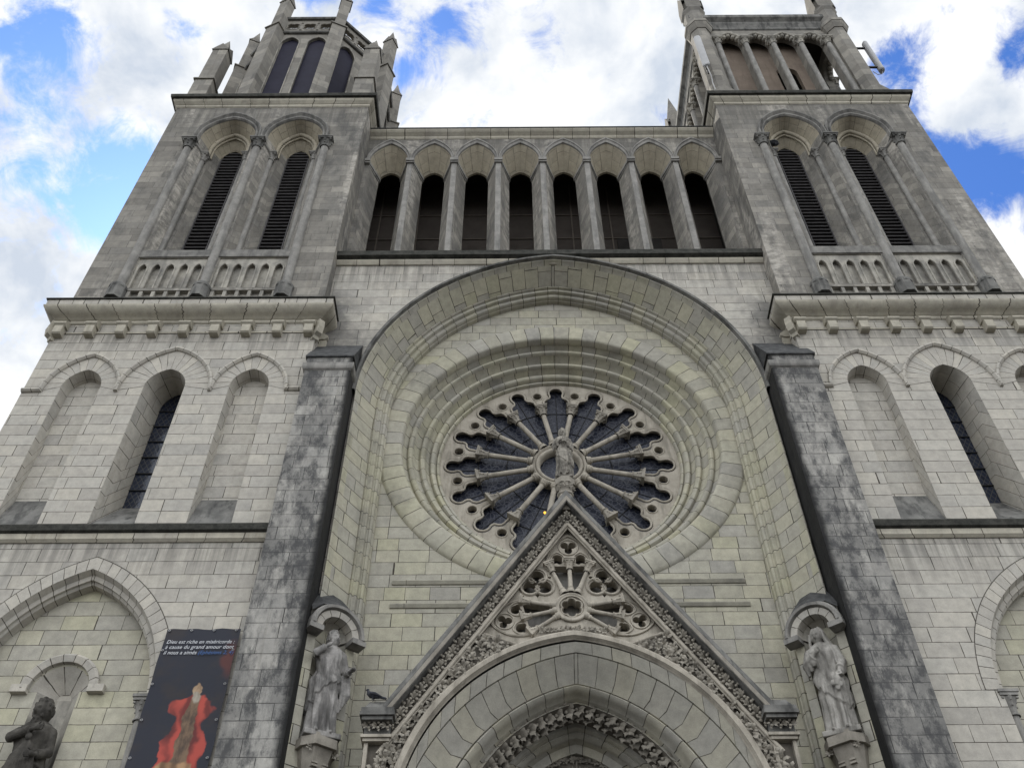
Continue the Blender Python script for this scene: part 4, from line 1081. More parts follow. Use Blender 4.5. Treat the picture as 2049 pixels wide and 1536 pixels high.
# open field of the gable above the portal arch (filled by the tracery plate behind)
pm = portal(.0, None, 30)
field = [(GX - 1.80, 12.92), (GX, apex_z(mi_) + .02), (GX + 1.80, 12.92), (GX + 1.10, 12.62), (GX + .6, 12.82), (GX, 12.92), (GX - .6, 12.82), (GX - 1.10, 12.62)]
gb.plate(outl, [portal(.02, .2), field], YP + .12)
gb.rim(field, YP + .12, YP + .17)
gb.box(GX - 3.92, GX - 3.86, YP + .125, 1.44, 0, 10.4); gb.box(GX + 3.86, GX + 3.92, YP + .125, 1.44, 0, 10.4)
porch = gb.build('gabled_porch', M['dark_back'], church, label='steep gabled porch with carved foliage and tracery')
for s in (-1, 1):
    co = MB()
    # coping: a bar along the slope, then roof back to the wall
    z0, z1 = FT - .02, apex_z(0)
    def edge(dx): return [(GX + s * gs(z0, dx), z0), (GX, apex_z(dx))]
    A = edge(0.02); B = edge(-.10); C = edge(fz_)
    sect = [(A, YP + .30), (A, YP - .10), (B, YP - .15), (C, YP - .12), (C, YP + .12)]
    co.grid([[(p[0][0], y, p[0][1]), (p[1][0], y, p[1][1])] for p, y in sect], vs=[0, 6.0])
    co.build('coping', M['coping'], porch)
    cb_ = MB(); D = edge(fz_ + .015); Bq = edge(-.125)
    cb_.grid([[(p[0][0], y, p[0][1]), (p[1][0], y, p[1][1])] for p, y in ((Bq, YP - .145), (Bq, YP - .165), (D, YP - .145), (D, YP + .12))], vs=[0, 6.0]); cb_.build('coping_bevel', M['carved'], porch)
    ro_ = MB(); a, b = edge(-.02)
    ro_.poly([(a[0], YP + .25, a[1]), (b[0], YP + .25, b[1]), (b[0], 1.44, b[1]), (a[0], 1.44, a[1])], ((0, 0), (0, 6), (2, 6), (2, 0))); ro_.build('porch_roof', M['slate'], porch)
    fr = MB()
    z = 10.95; q_ = 0
    sa = s * atan2(-1, 1.462)                              # up the slope
    while z < 15.75:
        xm = gs(z, (fz_ + fi) / 2)
        sprig(fr, GX + s * xm, YP + .10, z, sa + s * .55 * (1 if q_ % 2 else -1), .125)
        z += .165; q_ += 1
    for k in range(3): sprig(fr, GX + s * (3.52 + .17 * k), YP - .0, 10.83, s * 1.57, .11)
    if s > 0: sprig(fr, GX, YP + .08, 15.86, 0, .11)
    fr.build('foliage_frieze', M['foliage'], porch, smooth=60)
    mm = MB()
    for dx, r, yo in ((fi - .005, .030, .06), (fi - .06, .034, .02), (fi - .11, .024, .05)):
        zb = 10.35
        mm.tube([(GX + s * gs(zb, dx), YP + yo, zb), (GX, YP + yo, apex_z(dx))], r, 8)
    mm.build('slope_moulding', M['tracery'], porch, smooth=60)
    # spandrel of carved leaves between the slope and the arch
    sf = MB(); R_ = PA['w'] + PA['d']
    cnt = 0; tries = 0
    placed = []
    while tries < 9000 and cnt < 140:
        tries += 1
        x, z = random.uniform(.9, 3.75), random.uniform(8.6, 12.85)
        if x > gs(z, mi_ - .07): continue
        if z < 10.4 and x > 3.72: continue
        if sqrt((x + PA['d']) ** 2 + (z - PA['zs']) ** 2) < R_ + .10 and z > PA['zs']: continue
        if z < PA['zs'] and x < PA['w'] + .10: continue
        if x < 1.95 and z > 12.56 + (x - 1.1) * .40 - .08: continue
        if any((x - a) ** 2 + (z - b) ** 2 < .016 for a, b in placed): continue
        placed.append((x, z)); clump(sf, GX + s * x, YP + .10, z, random.uniform(.11, .16), random.choice((5, 6, 7)), lift=.7); cnt += 1
    sf.build('carved_spandrel', M['foliage'], porch, smooth=60)
    fb = MB()
    x0, x1 = sorted((GX + s * 3.36, GX + s * 4.0))
    fb.box(x0, x1, YP - .22, YP + .5, 10.96, 11.03); fb.box(x0 + .04, x1 - .04, YP - .17, YP + .5, 10.89, 10.957); fb.box(x0 + .02, x1 - .02, YP - .20, YP + .5, 11.033, 11.12)
    fb.prism([(x0 + .05, YP - .16), (x1 - .05, YP - .16), (x1 - .05, YP + .5), (x0 + .05, YP + .5)], 11.12, 11.32, top=[(x0 + .14, YP - .02), (x1 - .14, YP - .02), (x1 - .14, YP + .5), (x0 + .14, YP + .5)])
    fb.box(x0 + .08, x1 - .08, YP + .02, YP + .5, 10.66, 10.887)
    fb.build('gable_foot', M['coping'], porch)
    fb = MB(); fb.box(x0 + .04, x1 - .04, YP - .08, YP + .4, 10.60, 10.655); fb.box(x0 + .08, x1 - .08, YP - .04, YP + .4, 10.54, 10.597)
    for q in (0, 1):
        xx = (GX + s * 3.86) if q else (GX + s * 3.50)
        fb.box(xx - .035, xx + .035, YP + .02, YP + .119, 0, 10.537)
    fb.build('foot_moulding', M['tracery'], porch)
# crowning pedestal
pd = MB()
PY = YP + .10
pd.lathe(GX, PY, [(.20, 16.30), (.175, 16.42), (.155, 16.46), (.19, 16.49), (.19, 16.53), (.155, 16.56), (.16, 16.62), (.20, 16.72), (.225, 16.76)], 8)
pd.prism([(GX + .235 * cos(2 * pi * k / 8 + pi / 8), PY + .235 * sin(2 * pi * k / 8 + pi / 8)) for k in range(8)], 16.76, 16.92)
for k in range(8):
    a = k * pi / 4; clump(pd, GX + .19 * cos(a), PY + .19 * sin(a), 16.66, .075, 5)
pd.build('statue_pedestal', M['carved'], porch)
pk = MB(); pk.prism([(GX - .30, YP + .0), (GX + .30, YP + .0), (GX + .30, YP + .5), (GX - .30, YP + .5)], 16.02, 16.44, top=[(GX - .12, YP + .0), (GX + .12, YP + .0), (GX + .12, YP + .35), (GX - .12, YP + .35)]); pk.build('gable_apex', M['carved'], porch)

# tracery of the gable
YT = YP + .17; WC = (GX, 13.52)
def rotp(p, a, sc=1.0): return (WC[0] + (p[0] * cos(a) + p[1] * sin(a)) * sc, WC[1] + (-p[0] * sin(a) + p[1] * cos(a)) * sc)
holes, rolls = [], []
secs = [(0.0, 1.0), (radians(103), .90), (radians(-103), .90)]
for a, sc in secs:
    R3 = lambda lp: [rotp(p, a, sc) for p in lp]
    trap = R3([(-.17, .43), (-.43, 1.06), (.43, 1.06), (.17, .43)]); holes.append(trap)
    for sx in (-1, 1): holes.append(R3(foil(sx * .25, 1.235, [(0, .015, .115), (sx * -.05, -.07, .06), (sx * .07, -.05, .06)], 30)))
    holes.append(R3(foil(0, 1.56, [(-.085, .05, .085), (.085, .05, .085), (0, -.09, .085)], 42)))
    for sx in (-1, 1):                                    # two little arches under one pointed arch
        rolls.append((R3(arch(sx * .25, 1.10, 1.16, .185, .26, 8)), .022, False))
    rolls.append((R3(arch(0, 1.08, 1.14, .47, .72, 14)), .032, False))
    rolls.append((R3(circ(0, 1.555, .205, 24)), .02, True))
for sx in (-1, 1):
    c = (GX + sx * .69, 14.13)
    L3 = [(.175 * sin(q), .175 * cos(q), .15) for q in (0, radians(120), radians(240))]
    h = foil(c[0], c[1], L3, 72); holes.append(h); rolls.append((inset(h, -.05), .03, True))
    for q in (radians(60), radians(180), radians(300)):
        e = Vector((sin(q), cos(q))); p = Vector(c) + e * .30; t_ = Vector((e.y, -e.x))
        holes.append([tuple(p + e * .05), tuple(p - e * .03 + t_ * .055), tuple(p - e * .03 - t_ * .055)])
six = nfoil(WC[0], WC[1], 6, .135, .082, 0, 60); holes.append(six)
tr = MB()
fo = [(GX - 1.95, 12.78), (GX, apex_z(mi_) + .12), (GX + 1.95, 12.78), (GX + 1.15, 12.48), (GX + .6, 12.70), (GX, 12.80), (GX - .6, 12.70), (GX - 1.15, 12.48)]
tr.plate(fo, holes, YT)
for h in holes: tr.rim(h, YT, YT + .22)
trc = tr.build('gable_tracery', M['tracery'], porch)
tb = MB()
for lp, r, cl in rolls: tb.tube(at(lp, YT - .005), r, 6, closed=cl)
tb.tube(at(circ(WC[0], WC[1], .32, 40), YT - .03), .035, 8, closed=True); tb.ring_y(WC[0], WC[1], [(.335, YT - .001), (.33, YT - .05), (.26, YT - .05), (.25, YT - .001)], 40)
tb.tube(at(inset(six, -.02), YT - .01), .022, 6, closed=True)
for s in (-1, 1):
    tb.tube([(GX + s * 1.87, YT - .06, 12.90), (GX + s * 1.0, YT - .06, 12.56)], .035, 6)
tb.build('tracery_moulding', M['tracery'], porch, smooth=60)
for a, sc in secs:
    for q in (-22, 0, 22):
        T = Matrix.Translation((WC[0], YT - .02, WC[1])) @ Matrix.Rotation(a + radians(q), 4, 'Y') @ Matrix.Diagonal((sc, sc, sc, 1))
        c = MB(T); c.lathe(0, 0, [(.085, .36), (.085, .42), (.06, .46), (.068, .49), (.048, .52), (.046, .95)], 10)
        capital(c, 0, 0, 1.20, .062, .26); c.build('tracery_colonnette', M['tracery'], porch, smooth=40)
lv_ = MB()
for sx in (-1, 1):
    for q in (radians(60), radians(180), radians(300)): clump(lv_, GX + sx * .69 + .09 * sin(q), YT + .02, 14.13 + .09 * cos(q), .075, 5)
for k in range(14):
    x = -.62 + 1.24 * k / 13; clump(lv_, GX + x, YT - .0, 13.0 - .14 * x * x, .09, 5)
lv_.build('tracery_leaves', M['foliage'], porch, smooth=60)
bk = MB(); bk.plate([(GX - 1.97, 12.6), (GX, 15.6), (GX + 1.97, 12.6), (GX + .7, 12.4), (GX - .7, 12.4)], [], YT + .30); bk.build('gable_back', M['column'], porch)

# portal arch orders
hd = MB(); hd.grid([at(portal(-.10), YP + .125), at(portal(-.10), YP - .02), at(portal(-.06), YP - .05), at(portal(.02), YP - .05), at(portal(.06), YP + .02), at(portal(.08), YP + .04)])
hd.build('portal_hood', M['tracery'], porch)
def po(d, zs, R, y, zb=.2, n=36): return at(arch(GX + .03, zb, zs, R - d, n=n, d=d), y)
def pin(a, b, k, y=None):                                 # blend two (d, zs, R, y) arches
    q = [p + (r - p) * k for p, r in zip(a, b)]
    if y is not None: q[3] = y
    return po(*q)
H0 = (.40, 8.98, 3.68, -.36); G1 = (.663, 8.563, 3.96, -.25); AR = (.785, 8.503, 3.743, .0); G2 = (.708, 8.670, 3.407, .12)
RI = (.776, 8.703, 3.23, .35); FT_ = (.72, 8.85, 3.0, .42); FB = (.71, 8.974, 2.707, .85); B3 = (.45, 9.37, 2.057, 1.05); B4 = (.42, 9.50, 1.902, 1.25)
b = MB(); b.grid([po(*H0), pin(H0, G1, .97)], v0=0); b.build('portal_order', M['porch'], porch)
b = MB(); b.grid([pin(H0, G1, .97), pin(H0, G1, .975, -.20), pin(G1, AR, .05, -.20), pin(G1, AR, .055, -.245), po(*AR), pin(AR, G2, .96)], v0=.15); b.build('portal_order', M['porch'], porch)
b = MB(); b.grid([pin(AR, G2, .96), pin(AR, G2, .965, .20), pin(G2, RI, .06, .20), pin(G2, RI, .10, .12), pin(G2, RI, .30, .08), pin(G2, RI, .55, .12), pin(G2, RI, .75, .22), pin(G2, RI, .80, .30), pin(G2, RI, 1.0, .37)], v0=.05); b.build('portal_roll', M['porch'], porch, smooth=40)
b = MB(); b.grid([pin(G2, RI, 1.0, .37), pin(RI, FT_, .3, .47), po(*FT_)], v0=.3); b.build('portal_order', M['porch'], porch)
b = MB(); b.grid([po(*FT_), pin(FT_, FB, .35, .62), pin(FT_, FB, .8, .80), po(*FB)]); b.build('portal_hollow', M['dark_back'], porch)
lf = MB()
P4 = [pin(FT_, FB, .42, .60), pin(FT_, FB, .75, .74)]
for row, P_ in enumerate(P4):
    P_ = P_[1:-1]; acc_ = 0
    for k in range(1, len(P_) - 1):
        a_, b_ = Vector(P_[k]), Vector(P_[k + 1]); acc_ += (b_ - a_).length
        if acc_ > .20:
            acc_ = 0; t_ = (b_ - a_).normalized(); up_ = atan2(t_.x, t_.z)
            for q in range(4): leaf(lf, a_.x, a_.y, a_.z, up_ + (-1.2 + .8 * q) + random.uniform(-.2, .2), random.uniform(.16, .22), .8, random, .34)
            lf.ball((a_.x, a_.y - .08, a_.z), .04, 6)
lf.build('portal_foliage', M['foliage_dim'], porch, smooth=60)
b = MB(); b.grid([po(*FB), pin(FB, B3, .35, .87), pin(FB, B3, .50, .93), pin(FB, B3, .52, .97), pin(FB, B3, .68, .96), pin(FB, B3, .80, 1.0), pin(FB, B3, .97, 1.05), pin(FB, B3, 1.0, 1.14)], v0=.1); b.build('portal_order', M['porch'], porch, smooth=30)
b = MB(); b.grid([pin(FB, B3, 1.0, 1.14), po(*B4), (pin(B4, (.42, 9.50, 1.75, 1.3), 1.0)), (pin(B4, (.42, 9.50, 1.75, 1.3), 1.0, 1.40))], v0=.1); b.build('portal_order', M['porch'], porch)
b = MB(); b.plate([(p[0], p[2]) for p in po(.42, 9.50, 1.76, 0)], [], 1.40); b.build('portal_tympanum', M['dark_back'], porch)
lf = MB()
for ring in (1.42, 1.22):
    for k in range(30):
        a = pi * (k + .5) / 30; clump(lf, GX + .03 + ring * cos(a), 1.39, 9.52 + ring * 1.10 * sin(a), .10, 6)
for k in range(9):
    a = pi * (k + .5) / 9; lf.tube([(GX + .03 + 1.05 * cos(a), 1.38, 9.52 + 1.1 * sin(a)), (GX + .03 + 1.52 * cos(a), 1.38, 9.52 + 1.62 * sin(a))], .025, 6)
lf.build('tympanum_carving', M['foliage_dim'], porch, smooth=60)

# ------------------------------------------------------------------ buttresses
for s in (-1, 1):
    x0, x1 = (5.46, 6.66) if s > 0 else (-6.66, -5.46)
    e = .03
    b = MB(); b.box(x0, x1, -.28, YC + .2, 0, 21.40)
    bt = b.build('buttress', M['butt'], church)
    c = MB(); c.wrap([(x0, YC), (x0, -.28), (x1, -.28), (x1, YC)], [(.0, 20.90), (.05, 20.94), (.07, 21.0), (.07, 21.14), (.0, 21.22)]); c.build('buttress_band', M['column'], bt)
    c = MB()
    c.extrude_x([(-.30, 21.403), (-.33, 21.42), (-.33, 21.46), (YC - .003, 22.78), (YC - .003, 21.403)], x0 - .04, x1 + .04)
    c.build('buttress_cap', M['slate'], bt)

# ------------------------------------------------------------------ statue niches in the corners of the great arch
def niche_bay(s):
    A = Vector((5.46, .10)); B = Vector((4.60, .78))      # front plane of the niche, mirrored by s
    d = (B - A).normalized(); n = Vector((-d.y, d.x))      # n points inwards, into the wall
    if n.y < 0: n = -n
    c0 = (A + B) / 2
    # local frame: x along the front, y into the wall, z up
    T = Matrix(((-s * d.x * -1, s * n.x, 0, s * c0.x), (-d.y * -1, n.y, 0, c0.y), (0, 0, 1, 0), (0, 0, 0, 1)))
    W2 = (B - A).length / 2
    b = MB(T)
    hole = [(-.36, 10.86), (-.36, 13.30)] + [(-.36 * cos(pi * k / 16), 13.30 + .36 * sin(pi * k / 16)) for k in range(1, 16)] + [(.36, 13.30), (.36, 10.86)]
    b.plate(rect(-W2, W2, 9.2, 13.9), [hole], 0)
    b.poly([(W2, 0, 9.2), (W2, 0, 13.9), (W2 + .05, .7, 13.9), (W2 + .05, .7, 9.2)], ((0, 9.2), (0, 13.9), (.7, 13.9), (.7, 9.2)))
    b.poly([(-W2, 0, 9.2), (-W2, 0, 13.9), (-W2, .7, 13.9), (-W2, .7, 9.2)], ((0, 9.2), (0, 13.9), (.7, 13.9), (.7, 9.2)))
    cyl = [(-.36 * cos(pi * k / 14), .30 * sin(pi * k / 14)) for k in range(15)]
    b.grid([[(x, y, 10.86) for x, y in cyl], [(x, y, 13.30) for x, y in cyl]], vs=[p[0] for p in cyl], us=[10.86, 13.3])
    rt = b.build('statue_niche', M['warm'], church)
    k2 = MB(T)
    se = lambda r, y, z=13.30: [(-r * cos(pi * k / 16), y, z + r * sin(pi * k / 16)) for k in range(17)]
    k2.grid([se(.36, 0), se(.25, .20), se(.10, .30)], vsym=False); k2.plate([(p[0], p[2]) for p in se(.10, 0)], [], .30)
    k2.build('niche_shell', M['vous'], rt)
    c = MB(T)
    c.grid([se(.34, .0), se(.36, -.22), se(.50, -.24), se(.52, -.20)], vsym=True)
    c.build('canopy_arch', M['vous'], rt)
    c = MB(T)
    c.grid([se(.52, -.20), se(.54, -.30), se(.60, -.31), se(.64, -.24), se(.64, .1)], vsym=True)
    for q in (-1, 1): c.box(min(q * .34, q * .66), max(q * .34, q * .66), -.29, .0, 13.18, 13.299)
    c.build('canopy_hood', M['column'], rt)
    c = MB(T)
    top = [(-.62, -.2, 13.62), (-.4, -.22, 13.84), (0, -.22, 13.97), (.4, -.22, 13.84), (.62, -.2, 13.62)]
    bkp = [(-.50, .30, 14.30), (-.3, .32, 14.50), (0, .34, 14.62), (.3, .32, 14.50), (.50, .30, 14.30)]
    c.grid([top, bkp], vsym=False); c.build('canopy_roof', M['slate'], rt)
    c = MB(T)
    def oct_(w, dd): return [(-w, .1), (-w, -dd * .45), (-w * .55, -dd), (w * .55, -dd), (w, -dd * .45), (w, .1)]
    c.prism(oct_(.40, .46), 10.72, 10.90); c.prism(oct_(.34, .40), 10.903, 10.98); c.prism(oct_(.26, .26), 10.30, 10.717, top=oct_(.34, .38))
    for k in range(5): c.box(-.17, -.05, -.33 + .01 * k, -.22, 10.36 + .07 * k, 10.395 + .07 * k); c.box(.05, .17, -.33 + .01 * k, -.22, 10.36 + .07 * k, 10.395 + .07 * k)
    for q in (-1, 1): clump(c, q * .27, -.30, 10.66, .10, 6)
    c.prism(oct_(.16, .14), 9.9, 10.30, top=oct_(.26, .26)); c.build('console', M['carved'], rt)
    return T
NT_L = niche_bay(-1); NT_R = niche_bay(1)

# ------------------------------------------------------------------ statues: each one continuous remeshed figure
def gauss(x, c, w): return math.exp(-((x - c) / w) ** 2)
def interp(tab, t):
    for (a, *p), (b, *q) in zip(tab, tab[1:]):
        if t <= b:
            k = max(0, (t - a) / (b - a)); k = k * k * (3 - 2 * k)
            return [x + (y - x) * k for x, y in zip(p, q)]
    return list(tab[-1][1:])
def hand(mb, wpos, direc, side, H, curl=.5, thumb=1):
    w = Vector(wpos); d = Vector(direc).normalized(); sd_ = Vector(side).normalized(); sd_ = (sd_ - d * sd_.dot(d)).normalized(); nn = d.cross(sd_)
    mb.tube([w - d * .01 * H, w + d * .012 * H, w + d * .040 * H, w + d * .048 * H], [.013 * H, .018 * H, .020 * H, .012 * H], 10)
    mb.tube([w + d * .02 * H - sd_ * .012 * H, w + d * .02 * H + sd_ * .012 * H, ], [.012 * H, .012 * H], 8)
    for k, (o, ln) in enumerate(((-.018, .034), (-.006, .041), (.006, .039), (.018, .030))):
        p = w + d * .042 * H + sd_ * o * H
        pts = [p]
        for q in range(3):
            ang = curl * (q + .4)
            p = p + (d * cos(ang) + nn * sin(ang)) * ln * H / 3 + sd_ * o * .10 * H / 3
            pts.append(p)
        mb.tube(pts, [.0075 * H, .007 * H, .0062 * H, .0045 * H], 7)
    p = w + d * .012 * H - sd_ * .017 * H * thumb
    mb.tube([p, p + (d * .6 - sd_ * thumb * .8) * .018 * H, p + (d * .95 - sd_ * thumb * .7 + nn * .3) * .034 * H], [.009 * H, .0078 * H, .005 * H], 7)
def figure(name, H, mat, T, arms, head_rot=(0, 0, 0), beard=True, veil=False, hair=1.0, seed=1, mantle=1, lean=0.0, extra=None, voxel=.012, side_drape=0, arm=1.0, plinth=.17, hs=1.18, sleeves=True):
    rnd = random.Random(seed)
    mb = MB()
    tab = [(0.0, .150, .125), (.06, .140, .118), (.25, .130, .108), (.48, .128, .102), (.58, .108, .088), (.66, .112, .092), (.74, .128, .094), (.80, .128, .080), (.835, .098, .062), (.86, .048, .044), (.885, .030, .032)]
    ph = [rnd.uniform(0, 6.28) for _ in range(8)]
    rows = []; NA, NZ = 120, 110
    for i in range(NZ + 1):
        t = .885 * i / NZ
        a, b = interp(tab, t)
        cx = lean * .03 * sin(pi * t / .86)
        low = max(0, 1 - t / .60); A = .03 + .26 * low ** .8
        row = []
        for k in range(NA):
            th = 2 * pi * k / NA
            f1 = abs(sin(4.5 * th + ph[0] + 1.4 * t + .6 * sin(3 * t + ph[1]))) - .55
            f2 = abs(sin(7.5 * th + ph[2] - 3.0 * t)) - .55
            f3 = 1.6 * abs(sin(1.5 * th * mantle + 12 * t * mantle + ph[3] + 1.2 * sin(th + ph[4]))) - .9
            f4 = 1.6 * abs(sin(4 * th + 17 * t * mantle + ph[5] + .8 * sin(2 * th))) - .9
            up = max(0, min(1, (t - .30) / .12)) * max(0, min(1, (.84 - t) / .06))
            r = 1 + A * (f1 * 1.0 + f2 * .55) + up * (.10 * f3 + .065 * f4)
            # edge of the mantle: a raised lip running across the body
            zt = .34 + .15 * mantle * cos(th + .5) + .022 * abs(sin(5 * th + ph[6])) + .012 * sin(13 * th)
            if t > zt and t < .82: r += .17 * min(1, (t - zt) / .010) * (1 - .75 * min(1, (t - zt) / .40)) + .07 * (abs(sin(6 * th + 9 * (t - zt) * mantle + ph[7])) - .5) * max(0, 1 - (t - zt) / .3)
            # knee pushed forward
            r += .16 * gauss(t, .30, .09) * gauss(math.remainder(th - (1.5 * pi + .45 * mantle), 2 * pi), 0, .38)
            row.append(((cx + a * r * cos(th)) * H, b * r * sin(th) * H, (t + .012) * H))
        rows.append(row)
    ids = mb.grid(rows, closed=True)
    mb.face(ids[0][::-1], [(0, 0)] * NA); mb.face(ids[-1], [(0, 0)] * NA)
    for s in (-1, 1):
        mb.tube([(s * .050 * H, -.06 * H, .030 * H), (s * .058 * H, -.12 * H, .026 * H), (s * .064 * H, -.150 * H, .022 * H), (s * .066 * H, -.168 * H, .018 * H)], [.020 * H, .017 * H, .015 * H, .009 * H], 10)
    # arms with sleeves
    for sh, el, wr, hd, sdv, curl, th in arms:
        sh, el, wr = [Vector(p) * H for p in (sh, el, wr)]
        m1 = (sh + el) / 2; m2 = (el + wr) / 2
        mb.tube([sh + (sh - el) * .08, sh, m1, el, m2, el + (wr - el) * .80, el + (wr - el) * .82, wr], [.03 * H, .048 * H * arm, .045 * H * arm, .042 * H * arm, .036 * H * arm, .040 * H * arm, .017 * H, .014 * H], 14)
        for q in ((.05, .35, .65) if sleeves else ()):    # wide hanging sleeve
            p = el + (wr - el) * q
            mb.tube([p, p + Vector((0, .004 * H, -.045 * H)), p + Vector((0, .006 * H, (-.10 + .04 * q) * H))], [.034 * H * arm, .030 * H * arm, .014 * H], 10)
        hand(mb, wr, hd, sdv, H, curl, th)
    # head
    hr = Matrix.Rotation(head_rot[2], 3, 'Z') @ Matrix.Rotation(head_rot[0], 3, 'X') @ Matrix.Rotation(head_rot[1], 3, 'Y')
    hc = Vector((lean * .01 * H, -.016 * H, (.925 + .045 * (hs - 1)) * H))
    P = lambda x, y, z: hc + hr @ Vector((x * H, y * H, z * H)) * hs
    rows = []
    for i in range(33):
        la = -pi / 2 + pi * i / 32; row = []
        for k in range(44):
            lo = 2 * pi * k / 44                           # lo = 0 is the face direction (-y)
            x, y, z = sin(lo) * cos(la), -cos(lo) * cos(la), sin(la)
            r = 1.0
            fx = math.remainder(lo, 2 * pi)
            if abs(fx) < 1.4:
                r += .34 * gauss(fx, 0, .13) * gauss(la, -.14, .16) + .16 * gauss(fx, 0, .11) * gauss(la, .10, .2)
                r -= .13 * (gauss(fx, .36, .17) + gauss(fx, -.36, .17)) * gauss(la, .08, .11)
                r += .05 * (gauss(fx, .36, .09) + gauss(fx, -.36, .09)) * gauss(la, .06, .05)
                r += .08 * gauss(abs(fx), .32, .24) * gauss(la, .26, .09)
                r -= .07 * gauss(fx, 0, .2) * gauss(la, -.42, .05)
                r += .06 * gauss(fx, 0, .2) * gauss(la, -.52, .06)
                r += .14 * gauss(fx, 0, .3) * gauss(la, -.80, .16)
                r += .03 * gauss(abs(fx), .6, .25) * gauss(la, -.2, .2)
            row.append(P(x * .052 * r, y * .060 * r, z * .072))
        rows.append(row)
    ids = mb.grid(rows, closed=True)
    nk = P(0, .006, -.05)
    mb.tube([(nk.x, nk.y, nk.z + .02 * H), (lean * .02 * H, 0, .84 * H)], [.031 * H, .040 * H], 12)
    for s in (-1, 1): mb.ball(P(s * .049, .004, 0), (.008 * H, .012 * H, .018 * H), 8)
    if hair:
        for k in range(70):
            a, la = rnd.uniform(.75, 2 * pi - .75), rnd.uniform(-.55, 1.4)
            if la > .75: a = rnd.uniform(0, 2 * pi)
            q = P(sin(a) * cos(la) * .050, -cos(a) * cos(la) * .058, sin(la) * .072)
            mb.ball(q, rnd.uniform(.010, .016) * H * hair, 6)
    if beard:
        for k in range(46):
            a = rnd.uniform(-1.05, 1.05); zz = rnd.uniform(-.105, -.035)
            if abs(a) < .3 and zz > -.045: continue
            q = P(sin(a) * .040 * (1 + zz * 3), -cos(a) * .050 - .006, zz)
            mb.ball(q, rnd.uniform(.008, .014) * H, 6)
        mb.ball(P(0, -.042, -.075), (.026 * H, .02 * H, .035 * H), 10)
    if veil:
        rows = []
        for i in range(22):
            t = i / 21
            z = .085 - .19 * t
            if t < .45:
                u = t / .45; ra, rb = .064 * sqrt(max(.02, 1 - (1 - u) ** 2)), .072 * sqrt(max(.02, 1 - (1 - u) ** 2))
            else:
                u = (t - .45) / .55; ra, rb = .064 + .045 * u, .072 + .01 * u
            op = .95 - .12 * t
            row = []
            for side_ in (0, 1):
                rng_ = range(25) if not side_ else range(24, -1, -1)
                for k in rng_:
                    a = op + (2 * pi - 2 * op) * k / 24
                    rr = (1 + .05 * sin(9 * a + 5 * t)) - (.16 if side_ else 0)
                    row.append(P(sin(a) * ra * rr, -cos(a) * rb * rr + .006, z))
            rows.append(row)
        ids = mb.grid(rows, closed=True)
        mb.face(ids[0][::-1], [(0, 0)] * len(ids[0])); mb.face(ids[-1], [(0, 0)] * len(ids[-1]))
        for s in (-1, 1):
            mb.tube([P(s * .058, -.03, .03), P(s * .066, -.034, -.04), P(s * .085, -.02, -.10), Vector((s * .11 * H, -.05 * H, .74 * H)), Vector((s * .12 * H, -.07 * H, .62 * H))], [.012 * H, .015 * H, .022 * H, .024 * H, .016 * H], 8)
    if side_drape:
        s = side_drape
        for k in range(5):
            x = s * (.135 + .016 * k); mb.tube([(x * H, (-.02 + .02 * (k % 2)) * H, .60 * H), ((x + s * .012) * H, (-.03 + .03 * (k % 2)) * H, .42 * H), ((x + s * .006) * H, -.01 * H, (.26 + .03 * k) * H)], [.018 * H, .022 * H, .010 * H], 8)
    if extra: extra(mb, H)
    mb.box(-plinth * H, plinth * H, -plinth * .9 * H, plinth * .8 * H, -.03 * H, .016 * H)
    o = mb.build('raw', mat)
    md = o.modifiers.new('r', 'REMESH'); md.mode = 'VOXEL'; md.voxel_size = voxel; md.use_smooth_shade = True
    dg = bpy.context.evaluated_depsgraph_get()
    me = bpy.data.meshes.new_from_object(o.evaluated_get(dg)); me.name = name
    raw = o.data; bpy.data.objects.remove(o); bpy.data.meshes.remove(raw)
    me.shade_smooth()
    if not me.materials: me.materials.append(mat)
    ob = bpy.data.objects.new(name, me); COL.objects.link(ob)
    ob.matrix_world = T
    return ob
TL = Matrix.Translation
st = figure('statue', 1.58, M['gable_statue'], TL((GX, YP + .10, 17.00)) @ Matrix.Diagonal((.86, .9, 1, 1)),
    [((-.115, .0, .80), (-.165, -.03, .64), (-.05, -.125, .70), (.8, -.3, .35), (0, .2, 1), .5, -1), ((.115, 0, .80), (.165, -.04, .63), (.05, -.13, .665), (-.8, -.3, .25), (0, .2, 1), .5, -1)],
    head_rot=(.12, 0, .12), beard=True, seed=3, mantle=-1, lean=.5, voxel=.008, arm=.78, plinth=.135, hs=1.28)
tag(st, 'small bearded stone saint standing on the pedestal at the tip of the gable', 'statue')
rl = atan2(.784, .62) - pi / 2
def niche_T(s, dz=0.0, out=.10, turn=0.0):
    c = Vector((s * 5.03, .44)); n = Vector((-s * .62, -.784))
    p = c + n * out
    return TL((p.x, p.y, 10.99 + dz)) @ Matrix.Rotation(-s * 0.669 + turn, 4, 'Z') @ Matrix.Diagonal((.9, .9, 1, 1))
st = figure('statue', 2.33, M['statue'], niche_T(-1, turn=-.25),
    [((-.115, .0, .79), (-.165, -.095, .735), (-.075, -.125, .805), (.75, .1, .6), (0, 1, .3), .7, -1), ((.115, 0, .80), (.165, -.02, .62), (.175, -.13, .60), (.35, -1, -.1), (1, 0, .2), .4, -1)],
    head_rot=(.05, 0, .40), sleeves=False, arm=.85, beard=False, hair=1.15, seed=8, mantle=1, lean=-.6, side_drape=1)
tag(st, 'grey statue with one arm raised to its shoulder, in a corner niche beside the pigeon', 'statue')
